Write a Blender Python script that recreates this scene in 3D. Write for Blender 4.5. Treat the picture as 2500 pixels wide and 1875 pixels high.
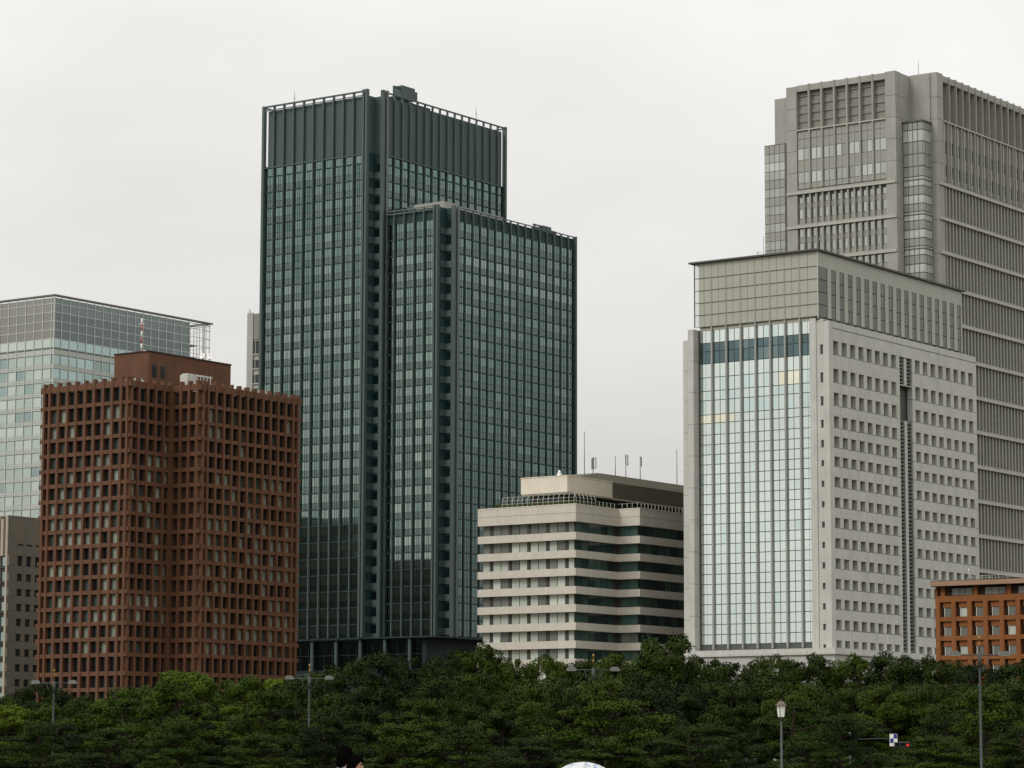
import bpy, bmesh, math, random
from mathutils import Vector, Matrix, Quaternion
random.seed(11)
for o in list(bpy.data.objects): bpy.data.objects.remove(o)
scene = bpy.context.scene
COL = scene.collection
R = math.radians

# ------------------------------------------------------------------ camera
EYE = 1.5
cam = bpy.data.cameras.new('camera'); camo = bpy.data.objects.new('camera', cam); COL.objects.link(camo)
cam.sensor_width = 36; cam.lens = 36*7300/2500; cam.clip_start = .5; cam.clip_end = 20000
_p, _r = R(7.386), R(.157)
_fw = Vector((0, math.cos(_p), math.sin(_p))); _up = Vector((0, -math.sin(_p), math.cos(_p))); _rt = Vector((1, 0, 0))
_x = _rt*math.cos(_r)+_up*math.sin(_r); _y = _up*math.cos(_r)-_rt*math.sin(_r); _z = -_fw
camo.matrix_world = Matrix(((_x.x, _y.x, _z.x, 0), (_x.y, _y.y, _z.y, 0), (_x.z, _y.z, _z.z, EYE), (0, 0, 0, 1)))
scene.camera = camo

# ------------------------------------------------------------------ sky: overcast, brighter overhead than at the horizon
SUN_EL, SUN_AZ = R(40), R(-124)           # azimuth from +Y, clockwise
world = bpy.data.worlds.new('World'); scene.world = world; world.use_nodes = True
nt = world.node_tree; N = nt.nodes; L = nt.links; N.clear()
out = N.new('ShaderNodeOutputWorld'); mixs = N.new('ShaderNodeMixShader')
bgs = N.new('ShaderNodeBackground'); bgc = N.new('ShaderNodeBackground')
sky = N.new('ShaderNodeTexSky'); sky.sky_type = 'NISHITA'; sky.sun_disc = False
sky.sun_elevation = SUN_EL; sky.sun_rotation = SUN_AZ; sky.dust_density = 4; sky.air_density = 1.5
bgs.inputs[1].default_value = .08; L.new(sky.outputs[0], bgs.inputs[0])
tc = N.new('ShaderNodeTexCoord'); sep = N.new('ShaderNodeSeparateXYZ'); L.new(tc.outputs['Generated'], sep.inputs[0])
def wmath(op, a, b=None, clamp=False):
    n = N.new('ShaderNodeMath'); n.operation = op; n.use_clamp = clamp
    for i, v in enumerate((a, b)):
        if v is None: continue
        if isinstance(v, (int, float)): n.inputs[i].default_value = v
        else: L.new(v, n.inputs[i])
    return n.outputs[0]
zc = wmath('MAXIMUM', sep.outputs[2], 0.0)
lum = wmath('ADD', wmath('MULTIPLY', zc, wmath('SUBTRACT', 2.9, wmath('MULTIPLY', zc, 1.1))), 1.0)
den = wmath('ADD', zc, .22)
cmb = N.new('ShaderNodeCombineXYZ')
L.new(wmath('DIVIDE', sep.outputs[0], den), cmb.inputs[0]); L.new(wmath('DIVIDE', sep.outputs[1], den), cmb.inputs[1]); cmb.inputs[2].default_value = .3
noi = N.new('ShaderNodeTexNoise'); noi.inputs['Scale'].default_value = 1.25; noi.inputs['Detail'].default_value = 4; noi.inputs['Roughness'].default_value = .5
L.new(cmb.outputs[0], noi.inputs['Vector'])
cl = wmath('ADD', wmath('MULTIPLY', noi.outputs[0], .7), .65)
lum2 = wmath('MULTIPLY', lum, cl)
rgb = N.new('ShaderNodeVectorMath'); rgb.operation = 'SCALE'; rgb.inputs[0].default_value = (.60, .590, .574)
L.new(lum2, rgb.inputs['Scale'])
L.new(rgb.outputs[0], bgc.inputs[0]); bgc.inputs[1].default_value = 1.0
mixs.inputs[0].default_value = .92
L.new(bgs.outputs[0], mixs.inputs[1]); L.new(bgc.outputs[0], mixs.inputs[2]); L.new(mixs.outputs[0], out.inputs[0])

sun = bpy.data.lights.new('sun', 'SUN'); suno = bpy.data.objects.new('sun', sun); COL.objects.link(suno)
sun.energy = 1.5; sun.angle = R(24); sun.color = (1, .978, .94)
_sd = Vector((math.sin(SUN_AZ)*math.cos(SUN_EL), math.cos(SUN_AZ)*math.cos(SUN_EL), math.sin(SUN_EL)))
suno.rotation_euler = _sd.to_track_quat('Z', 'Y').to_euler(); suno.location = _sd*3000

scene.view_settings.view_transform = 'Standard'; scene.view_settings.look = 'None'
scene.view_settings.exposure = 0; scene.view_settings.gamma = 1
scene.view_settings.use_curve_mapping = False
scene.render.engine = 'CYCLES'

# ------------------------------------------------------------------ materials
def newmat(name):
    m = bpy.data.materials.new(name); m.use_nodes = True
    return m, m.node_tree.nodes, m.node_tree.links, m.node_tree.nodes['Principled BSDF']
def surf(name, col, rough=.8, var=.18, scale=.35, fine=6.0, spec=.3, streak=True, metal=0):
    """matt facing: base colour with broad mottling, fine grain and faint rain streaks"""
    m, n, l, b = newmat(name)
    b.inputs['Roughness'].default_value = rough; b.inputs['Specular IOR Level'].default_value = spec; b.inputs['Metallic'].default_value = metal
    g = n.new('ShaderNodeNewGeometry')
    a = n.new('ShaderNodeTexNoise'); a.inputs['Scale'].default_value = scale; a.inputs['Detail'].default_value = 3
    f = n.new('ShaderNodeTexNoise'); f.inputs['Scale'].default_value = fine; f.inputs['Detail'].default_value = 2
    l.new(g.outputs['Position'], a.inputs['Vector']); l.new(g.outputs['Position'], f.inputs['Vector'])
    ad = n.new('ShaderNodeMath'); ad.operation = 'ADD'; l.new(a.outputs[0], ad.inputs[0]); l.new(f.outputs[0], ad.inputs[1])
    last = ad.outputs[0]
    if streak:
        mp = n.new('ShaderNodeMapping'); mp.inputs['Scale'].default_value = (1.3, 1.3, .05); l.new(g.outputs['Position'], mp.inputs['Vector'])
        s = n.new('ShaderNodeTexNoise'); s.inputs['Scale'].default_value = 1.0; s.inputs['Detail'].default_value = 3; l.new(mp.outputs[0], s.inputs['Vector'])
        a2 = n.new('ShaderNodeMath'); a2.operation = 'ADD'; l.new(last, a2.inputs[0]); l.new(s.outputs[0], a2.inputs[1])
        dv = n.new('ShaderNodeMath'); dv.operation = 'MULTIPLY'; dv.inputs[1].default_value = .6667; l.new(a2.outputs[0], dv.inputs[0]); last = dv.outputs[0]
    mr = n.new('ShaderNodeMapRange'); mr.inputs['From Min'].default_value = .6; mr.inputs['From Max'].default_value = 1.4
    mr.inputs['To Min'].default_value = 1-var; mr.inputs['To Max'].default_value = 1+var; l.new(last, mr.inputs['Value'])
    vm = n.new('ShaderNodeVectorMath'); vm.operation = 'SCALE'; vm.inputs[0].default_value = col
    l.new(mr.outputs[0], vm.inputs['Scale']); l.new(vm.outputs[0], b.inputs['Base Color'])
    return m
def glass(name, col, rough=.04, amp=.14):
    """coated window glass: tinted mirror, faintly uneven from pane to pane"""
    m, n, l, b = newmat(name)
    b.inputs['Metallic'].default_value = 1; b.inputs['Roughness'].default_value = rough
    oi = n.new('ShaderNodeObjectInfo'); g = n.new('ShaderNodeNewGeometry')
    t = n.new('ShaderNodeTexNoise'); t.inputs['Scale'].default_value = .22; t.inputs['Detail'].default_value = 1; l.new(g.outputs['Position'], t.inputs['Vector'])
    ad = n.new('ShaderNodeMath'); ad.operation = 'ADD'; l.new(oi.outputs['Random'], ad.inputs[0]); l.new(t.outputs[0], ad.inputs[1])
    mr = n.new('ShaderNodeMapRange'); mr.inputs['From Min'].default_value = .3; mr.inputs['From Max'].default_value = 1.7; mr.inputs['To Min'].default_value = 1-amp; mr.inputs['To Max'].default_value = 1+amp
    l.new(ad.outputs[0], mr.inputs['Value'])
    vm = n.new('ShaderNodeVectorMath'); vm.operation = 'SCALE'; vm.inputs[0].default_value = col
    l.new(mr.outputs[0], vm.inputs['Scale']); l.new(vm.outputs[0], b.inputs['Base Color'])
    return m
def dark_glass(name, col, rough=.08, spec=.5, coat=0):
    """plain glass over a dark room or a pale blind"""
    m, n, l, b = newmat(name)
    b.inputs['Roughness'].default_value = rough; b.inputs['Specular IOR Level'].default_value = spec
    oi = n.new('ShaderNodeObjectInfo')
    mr = n.new('ShaderNodeMapRange'); mr.inputs['To Min'].default_value = .75; mr.inputs['To Max'].default_value = 1.25; l.new(oi.outputs['Random'], mr.inputs['Value'])
    vm = n.new('ShaderNodeVectorMath'); vm.operation = 'SCALE'; vm.inputs[0].default_value = col
    l.new(mr.outputs[0], vm.inputs['Scale']); l.new(vm.outputs[0], b.inputs['Base Color'])
    return m
def clear_glass(name, tint, alpha):
    m, n, l, b = newmat(name)
    b.inputs['Base Color'].default_value = (*tint, 1); b.inputs['Roughness'].default_value = .05; b.inputs['Alpha'].default_value = alpha; b.inputs['Metallic'].default_value = .6
    return m
def plain(name, col, rough=.5, metal=0, spec=.5):
    m, n, l, b = newmat(name)
    b.inputs['Base Color'].default_value = (*col, 1); b.inputs['Roughness'].default_value = rough; b.inputs['Metallic'].default_value = metal; b.inputs['Specular IOR Level'].default_value = spec
    return m

M = {}
M['brick'] = surf('brown_tile', (.104, .046, .023), .75, .4, .25, 3)
M['brick_core'] = surf('brown_tile_recess', (.03, .017, .011), .8, .2, .25, 3)
M['brick_r'] = surf('orange_brick', (.185, .066, .018), .8, .22, .3, 4)
M['a_dark'] = dark_glass('bronze_window', (.010, .014, .014), .1)
M['a_mid'] = dark_glass('window_half_blind', (.045, .065, .058), .12)
M['a_blind'] = dark_glass('window_pale_blind', (.21, .25, .205), .3)
M['b_metal'] = surf('charcoal_metal', (.046, .073, .069), .55, .15, .1, 2, .4)
M['b_fin'] = surf('grey_metal_fin', (.058, .085, .079), .5, .15, .1, 2, .4)
M['b_pier'] = surf('pale_metal_pier', (.105, .132, .121), .5, .15, .1, 2, .4)
M['b_core'] = surf('tower_inner_wall', (.012, .036, .038), .6, .2, .2, 2)
M['b_span'] = glass('tower_spandrel_glass', (.150, .196, .180), .12)
M['b_balc'] = surf('balcony_metal', (.074, .096, .089), .5, .16, .1, 2, .5)
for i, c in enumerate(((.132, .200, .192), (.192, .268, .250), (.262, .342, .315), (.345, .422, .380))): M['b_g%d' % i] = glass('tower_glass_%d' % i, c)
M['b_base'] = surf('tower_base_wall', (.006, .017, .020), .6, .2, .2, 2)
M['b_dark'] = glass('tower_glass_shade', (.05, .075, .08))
M['stone'] = surf('pale_granite', (.432, .432, .395), .75, .2, .3, 5)
M['stone_in'] = surf('granite_reveal', (.37, .362, .325), .8, .12, .3, 5)
M['c_glass'] = glass('mirror_glass', (.78, .87, .845), .03, .05)
M['c_glass2'] = glass('mirror_glass_blue', (.71, .84, .835), .03, .05)
M['c_glass3'] = glass('mirror_glass_warm', (.97, .96, .80), .05)
M['c_clear'] = glass('clear_band_glass', (.13, .19, .20), .05)
M['c_clear2'] = glass('clear_band_glass_pale', (.21, .28, .28), .08)
M['c_fin'] = surf('silver_fin', (.27, .272, .25), .5, .1, .1, 2, .5)
M['c_mull'] = plain('mullion_grey', (.06, .066, .058), .5)
M['c_dark'] = plain('window_void', (.02, .026, .028), .2)
M['c_frost'] = surf('frosted_screen', (.33, .335, .28), .35, .1, .12, 3, .5)
M['c_screen'] = surf('screen_pier', (.30, .30, .25), .4, .12, .12, 3, .5)
M['c_screen_glass'] = glass('screen_glass', (.125, .138, .112), .15)
M['edge_glass'] = clear_glass('edge_glass', (.55, .6, .55), .25)
M['roof_metal'] = plain('roof_edge_metal', (.06, .058, .05), .6)
M['gran'] = surf('brown_granite', (.292, .290, .262), .75, .2, .25, 5)
M['gran_l'] = surf('light_ledge', (.37, .368, .318), .7, .14, .25, 5)
M['d_back'] = surf('louvre_wall', (.23, .226, .198), .8, .15, .3, 4)
M['d_fin'] = surf('granite_fin', (.282, .280, .248), .7, .14, .25, 5)
M['d_pane'] = glass('grey_glass', (.32, .335, .295), .08)
M['d_pane2'] = glass('bright_glass', (.52, .55, .50), .06)
M['d_pane3'] = glass('pale_glass', (.43, .455, .415), .06)
M['d_span'] = surf('grey_spandrel', (.265, .265, .232), .35, .1, .1, 2, .5)
M['bay_pale'] = surf('bay_pale_glass', (.40, .42, .37), .2, .14, .3, 3, .6, False); M['bay_grey'] = surf('bay_grey_glass', (.245, .255, .22), .25, .12, .3, 3, .6, False)
M['d_core'] = surf('deep_wall', (.035, .038, .034), .7, .1)
M['d_mull'] = plain('dark_mullion', (.075, .078, .068), .5)
M['d_lit'] = plain('lit_office_window', (.7, .7, .5), .4)
M['lit'] = None
M['beige'] = surf('beige_precast', (.51, .475, .41), .8, .13, .3, 5)
M['beige_l'] = surf('light_beige_precast', (.64, .585, .485), .8, .1, .3, 5)
M['e_mono'] = surf('olive_roof_sheet', (.105, .10, .068), .7, .15, .3, 4)
M['e_blind'] = dark_glass('beige_block_blind', (.42, .46, .40), .3)
M['e_grey'] = dark_glass('beige_block_grey_blind', (.13, .14, .12), .25)
M['e_dark'] = dark_glass('beige_block_glass', (.016, .036, .033), .08)
M['e_green'] = dark_glass('beige_block_green_glass', (.045, .085, .072), .1)
M['e_core'] = surf('beige_block_recess', (.055, .052, .044), .8, .1)
M['rail'] = plain('pale_rail', (.42, .43, .38), .4)
M['plant'] = surf('roof_hedge', (.035, .05, .012), .9, .5, 1.5, 6, .1, False)
M['f_band'] = surf('pale_glass_band', (.40, .42, .385), .35, .1, .1, 2, .5)
M['f_win'] = glass('green_window', (.50, .58, .53), .08, .07)
M['f_win2'] = glass('green_window_pale', (.58, .65, .59), .1, .07)
M['f_win3'] = glass('green_window_deep', (.33, .43, .41), .06, .1)
M['f_mull'] = plain('silver_mullion', (.50, .51, .47), .4, .1)
M['f_line'] = plain('dark_transom', (.10, .105, .095), .5)
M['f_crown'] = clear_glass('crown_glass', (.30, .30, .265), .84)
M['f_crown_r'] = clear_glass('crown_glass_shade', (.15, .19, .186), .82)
M['f_in'] = surf('crown_inner_wall', (.24, .25, .235), .8, .2, .2, 2)
M['g_wall'] = surf('taupe_wall', (.155, .135, .105), .85, .16, .3, 4)
M['g_pier'] = surf('buff_pier', (.38, .33, .26), .8, .14, .3, 4)
M['h_wall'] = surf('pale_grey_wall', (.34, .34, .315), .8, .12, .3, 4)
M['void'] = dark_glass('dark_window', (.016, .022, .023), .1)
M['louvre_dark'] = surf('dark_louvre', (.085, .098, .085), .6, .15, .2, 3, .4)
M['white'] = surf('white_plant_unit', (.46, .455, .42), .6, .2, .6, 4)
M['steel'] = plain('galvanised_steel', (.20, .21, .205), .45, .5)
M['pole'] = surf('grey_green_pole', (.042, .05, .047), .6, .15, .5, 4, .4)
M['lamp_head'] = plain('lamp_head_grey', (.10, .10, .092), .6)
M['gold'] = plain('gold_finial', (.30, .18, .04), .4, .7)
M['black'] = plain('black_metal', (.012, .012, .012), .5)
M['red_paint'] = plain('red_paint', (.42, .05, .03), .5)
M['white_paint'] = plain('white_paint', (.78, .77, .73), .5)
M['blue_paint'] = plain('blue_paint', (.01, .03, .22), .5)
M['frost_lamp'] = plain('lantern_glass', (.68, .68, .60), .3)
M['copper'] = surf('weathered_copper', (.10, .075, .055), .6, .2, 4, 20, .4, False)

# ------------------------------------------------------------------ helpers
def tag(o, label=None, cat=None, group=None, kind=None):
    if label: o['label'] = label
    if cat: o['category'] = cat
    if group: o['group'] = group
    if kind: o['kind'] = kind
    return o
def empty(name, loc, rz=0):
    o = bpy.data.objects.new(name, None); COL.objects.link(o); o.location = loc; o.rotation_euler = (0, 0, rz); o.empty_display_size = 1
    return o
_F = ((0, 3, 2, 1), (4, 5, 6, 7), (0, 1, 5, 4), (1, 2, 6, 5), (2, 3, 7, 6), (3, 0, 4, 7))
def boxes_mesh(name, items):
    """items: [(boxes, material)] -> one mesh"""
    vs, fs, mi, ms = [], [], [], []
    for bs, m in items:
        if m not in ms: ms.append(m)
        k = ms.index(m)
        for (x0, x1, y0, y1, z0, z1) in bs:
            n = len(vs)
            vs += [(x0, y0, z0), (x1, y0, z0), (x1, y1, z0), (x0, y1, z0), (x0, y0, z1), (x1, y0, z1), (x1, y1, z1), (x0, y1, z1)]
            fs += [tuple(n+i for i in f) for f in _F]; mi += [k]*6
    me = bpy.data.meshes.new(name); me.from_pydata(vs, [], fs); me.update()
    for m in ms: me.materials.append(m)
    if len(ms) > 1: me.polygons.foreach_set('material_index', mi)
    return me
def obj(name, me, parent=None, loc=(0, 0, 0)):
    o = bpy.data.objects.new(name, me); COL.objects.link(o); o.location = loc
    if parent: o.parent = parent
    return o
_mc = {}
def piece(root, name, bs, m):
    """one part made of one or more boxes; alike parts share their mesh"""
    if not isinstance(bs, list): bs = [bs]
    b = bs[0]; c = ((b[0]+b[1])/2, (b[2]+b[3])/2, b[4])
    rel = [tuple(round(v-c[i//2], 3) for i, v in enumerate(q)) for q in bs]
    key = (name, m.name, tuple(rel))
    me = _mc.get(key)
    if me is None: me = _mc[key] = boxes_mesh(name, [(rel, m)])
    return obj(name, me, root, c)
def pieces(root, name, items, lump=None, limit=300):
    """first `limit` items as parts of their own, what is left as one joined part"""
    for bs, m in items[:limit]: piece(root, name, bs, m)
    if len(items) > limit:
        o = obj(lump, boxes_mesh(lump, [((b if isinstance(b, list) else [b]), m) for b, m in items[limit:]]), root); o['kind'] = 'stuff'
def Lf(x0, s0, s1, d0, d1, z0, z1): return (x0+d0, x0+d1, min(s0, s1), max(s0, s1), z0, z1)
def Rf(y0, s0, s1, d0, d1, z0, z1): return (min(s0, s1), max(s0, s1), y0+d0, y0+d1, z0, z1)
def mesh_obj(name, vs, fs, m, parent=None, loc=(0, 0, 0), smooth=False):
    me = bpy.data.meshes.new(name); me.from_pydata(vs, [], fs); me.update(); me.materials.append(m)
    if smooth: me.polygons.foreach_set('use_smooth', [True]*len(me.polygons))
    return obj(name, me, parent, loc)
def tube_data(pts, rads, seg=8):
    vs, fs = [], []
    pts = [Vector(p) for p in pts]
    for i, p in enumerate(pts):
        d = (pts[min(i+1, len(pts)-1)]-pts[max(i-1, 0)]).normalized()
        a = d.cross(Vector((0, 1, 0)) if abs(d.y) < .9 else Vector((1, 0, 0))).normalized(); b = d.cross(a)
        for k in range(seg):
            t = 2*math.pi*k/seg; q = p+(a*math.cos(t)+b*math.sin(t))*rads[i]; vs.append(tuple(q))
    for i in range(len(pts)-1):
        for k in range(seg):
            k2 = (k+1) % seg; fs.append((i*seg+k, i*seg+k2, (i+1)*seg+k2, (i+1)*seg+k))
    fs.append(tuple(range(seg))[::-1]); fs.append(tuple((len(pts)-1)*seg+k for k in range(seg)))
    return vs, fs
def tube(name, pts, rads, m, parent=None, loc=(0, 0, 0), seg=8):
    if not hasattr(rads, '__len__'): rads = [rads]*len(pts)
    vs, fs = tube_data(pts, rads, seg); return mesh_obj(name, vs, fs, m, parent, loc, True)
def lathe(name, prof, m, parent=None, loc=(0, 0, 0), seg=12, smooth=True):
    vs, fs = [], []
    for r, z in prof:
        for k in range(seg): t = 2*math.pi*k/seg; vs.append((r*math.cos(t), r*math.sin(t), z))
    for i in range(len(prof)-1):
        for k in range(seg): k2 = (k+1) % seg; fs.append((i*seg+k, i*seg+k2, (i+1)*seg+k2, (i+1)*seg+k))
    fs.append(tuple(range(seg))[::-1]); fs.append(tuple((len(prof)-1)*seg+k for k in range(seg)))
    return mesh_obj(name, vs, fs, m, parent, loc, smooth)
GRID = R(54.5)                              # the street grid: local x recedes to the right, local y recedes to the left
CU, SU = math.cos(GRID), math.sin(GRID)
def g2w(root, x, y, z): return (root.location.x+CU*x-SU*y, root.location.y+SU*x+CU*y, z)
def building(name, x, y, label, cat='building'):
    return tag(empty(name, (x, y, 0), GRID), label, cat)

# ------------------------------------------------------------------ ground
def ground():
    m = surf('park_ground', (.10, .095, .06), .95, .3, .05, 1.2, .1, False)
    o = mesh_obj('ground', [(-6000, -4000, 0), (6000, -4000, 0), (6000, 9000, 0), (-6000, 9000, 0)], [(0, 1, 2, 3)], m); o['kind'] = 'structure'
    asp = surf('asphalt', (.05, .05, .05), .9, .2, .3, 5, .2, False)
    vs = []
    def strip(name, y0, y1, m, z):
        q = [(-900, y0, z), (900, y0, z), (900, y1, z), (-900, y1, z)]
        o = mesh_obj(name, q, [(0, 1, 2, 3)], m); o['kind'] = 'structure'
    strip('road', 333, 352, asp, .004)
    strip('lawn', 205, 326, surf('lawn', (.045, .06, .018), .95, .3, .1, 2, .1, False), .004)
    strip('gravel_plaza', -60, 190, surf('gravel', (.24, .23, .20), .95, .2, .3, 9, .1, False), .004)
ground()
# ------------------------------------------------------------------ brown tiled office tower
def brick_tower():
    r = building('brown_tile_tower', -92.8, 720, 'reddish brown tiled office tower with deep square window grid and stepped corner')
    BR = M['brick']
    tops = [94.1, 89.8, 85.6]+[81.7-3.79*k for k in range(15)]+[24.1, 20.3, 16.5, 12.7, 8.9, 5.1]
    hts = [3.3, 3.25, 2.9]+[2.75]*14+[3.4]+[2.75]*6
    pl = [.8]+[2.75+3.0*k for k in range(9)]+[28.6]                      # piers on the left face
    p1 = [.9, 3.4, 6.5, 9.5, 12.5, 14.9]
    p2 = [-.4, -3.1, -5.8, -8.4]
    p3 = [16.4]+[18.05+2.97*k for k in range(12)]+[52.6]
    piece(r, 'core', (1.05, 16.1, 1.05, 28.5, 0, 94.0), M['brick_core']); piece(r, 'core', (16.1, 52.6, -8.45, 22, 0, 93.9), M['brick_core'])
    faces = (('L', 0, pl, 0, 29.5), ('R', 0, p1, 1.2, 15.1), ('L', 15.1, p2, -9.5, 0), ('R', -9.5, p3, 16.3, 53.6))
    for i, t in enumerate(tops):                                         # floor bands
        z0, z1 = t, (95.7 if i == 0 else tops[i-1]-hts[i-1])
        for k, o, ps, s0, s1 in faces:
            f = Lf if k == 'L' else Rf
            piece(r, 'parapet' if i == 0 else 'floor_band', f(o, s0-(.35 if s0 == 0 else 0), s1+(.35 if s1 > 29 else 0), 0, 1.04, z0+.04, z1-.04), BR)
    for k, o, ps, s0, s1 in faces:
        f = Lf if k == 'L' else Rf
        for s in ps: piece(r, 'pier', f(o, s-.35, s+.35, -.16, .98, 0, 96.55), BR)
    rnd = random.Random(4); it = []
    for order in (0, 2, 1, 3):
        k, o, ps, s0, s1 = faces[order]
        f = Lf if k == 'L' else Rf
        for i, t in enumerate(tops[:20]):
            rowblind = rnd.random()
            for a, b in zip(ps, ps[1:]):
                if b-a < 1.2: continue
                q = rnd.random()*(1.0 if k == 'L' else 1.6); w = .0 if i < 1 or i in (17, 18, 19) else (.35 if i < 5 else .35+.75*rowblind)
                m = M['a_blind'] if q < w*.75 else (M['a_mid'] if q < w*1.25 else M['a_dark'])
                it.append((f(o, a+.36, b-.36, .90, 1.0, t-hts[i]+.02, t-.02), m))
    it = [x for x in it]
    pieces(r, 'window', it, 'windows_in_shade')
    # lift house on the roof
    ph = piece(r, 'penthouse', (13.2, 44.1, 6.0, 17.6, 94.0, 104.5), M['brick'])
    ph.name = 'penthouse'
    piece(r, 'penthouse_coping', (13.05, 44.25, 5.85, 17.75, 104.5, 104.85), M['brick_core'])
    for x0 in (14.5, 17.6): piece(r, 'penthouse_window', (x0, x0+1.5, 5.9, 6.02, 98.4, 101.5), M['void'])
    # things standing on the roof
    def tank(name, x, y, z, n, w, dome, label):
        t = tag(empty(name, g2w(r, x, y, z), GRID), label, 'cooling unit')
        for k in range(n):
            piece(t, 'module', (0.0, 2.6, k*w, k*w+w-.22, .3, 2.9), M['white'] if dome else M['steel'])
        piece(t, 'base_frame', (-.2, 2.8, -.2, n*w, 0, .3), M['steel'])
        for k in range(n): piece(t, 'fan_cowl', (.6, 2.0, k*w+.3, k*w+w-.5, 2.9, 3.3), M['white'])
        return t
    tank('rooftop_cooling_unit', 5, 13, 94.05, 6, 1.7, False, 'row of grey cooling units behind the parapet of the brown tower')
    tank('rooftop_cooling_unit', 7.5, 4.5, 94.05, 3, 1.9, True, 'pale cooling units between parapet and lift house of the brown tower')
    t = tag(empty('rooftop_water_tank', g2w(r, 17.0, -3.4, 93.95), GRID), 'white water tank and pipe rack in front of the lift house wall', 'water tank')
    piece(t, 'tank', (0, 3.4, 0, 2.4, .4, 4.6), M['white']); piece(t, 'tank_lid', (.3, 3.1, .3, 2.1, 4.6, 4.95), M['white']); piece(t, 'base_frame', (-.1, 9.5, -.1, 2.5, 0, .4), M['steel'])
    for k in range(5): piece(t, 'pipe', (4.0+k*1.25, 4.2+k*1.25, .3, .5, .4, 4.5), M['white']); piece(t, 'vent_cap', (3.9+k*1.25, 4.5+k*1.25, .15, .65, 4.5, 5.0), M['rail'])
    piece(t, 'rack', (3.6, 9.4, 1.5, 1.7, .4, 4.2), M['steel'])
    t = tag(empty('rooftop_ducts', g2w(r, 37.5, -5.5, 93.95), GRID), 'low pale ducts behind the right hand parapet of the brown tower', 'duct')
    piece(t, 'duct', (0, 7.8, 0, 2, .5, 3.2), M['rail']); piece(t, 'duct_end', (7.8, 8.6, .2, 1.8, .7, 2.7), M['white']); piece(t, 'support', (.5, 8, .3, 1.7, 0, .5), M['steel'])
    t = tag(empty('radio_mast', (-93.3, 745, 104.85)), 'red and white banded radio mast on the lift house', 'mast')
    for k in range(6): tube('mast_section', [(0, 0, k*1.6), (0, 0, k*1.6+1.6)], .16, M['red_paint'] if k % 2 == 0 else M['white_paint'], t)
    tube('whip', [(0, 0, 9.6), (0, 0, 11.2)], .05, M['steel'], t); tube('cross_arm', [(-.7, 0, 8.2), (.7, 0, 8.2)], .08, M['white_paint'], t)
    for x, y, l in ((-92.5, 746, 'small white dish aerial at the corner of the lift house roof'), (-78.5, 751, 'white dish aerial beside another on the lift house roof edge'), (-76.7, 752, 'outermost white dish aerial on the lift house roof edge')):
        d = tag(empty('dish_aerial', (x, y, 104.85)), l, 'dish aerial')
        lathe('dish', [(.05, 0), (.45, .1), (.75, .32), (.72, .34), (.42, .14), (.02, .05)], M['white_paint'], d, (0, 0, .9)).rotation_euler = (R(75), 0, R(-20))
        tube('stand', [(0, 0, 0), (0, 0, 1.1)], .09, M['steel'], d)
brick_tower()

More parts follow.
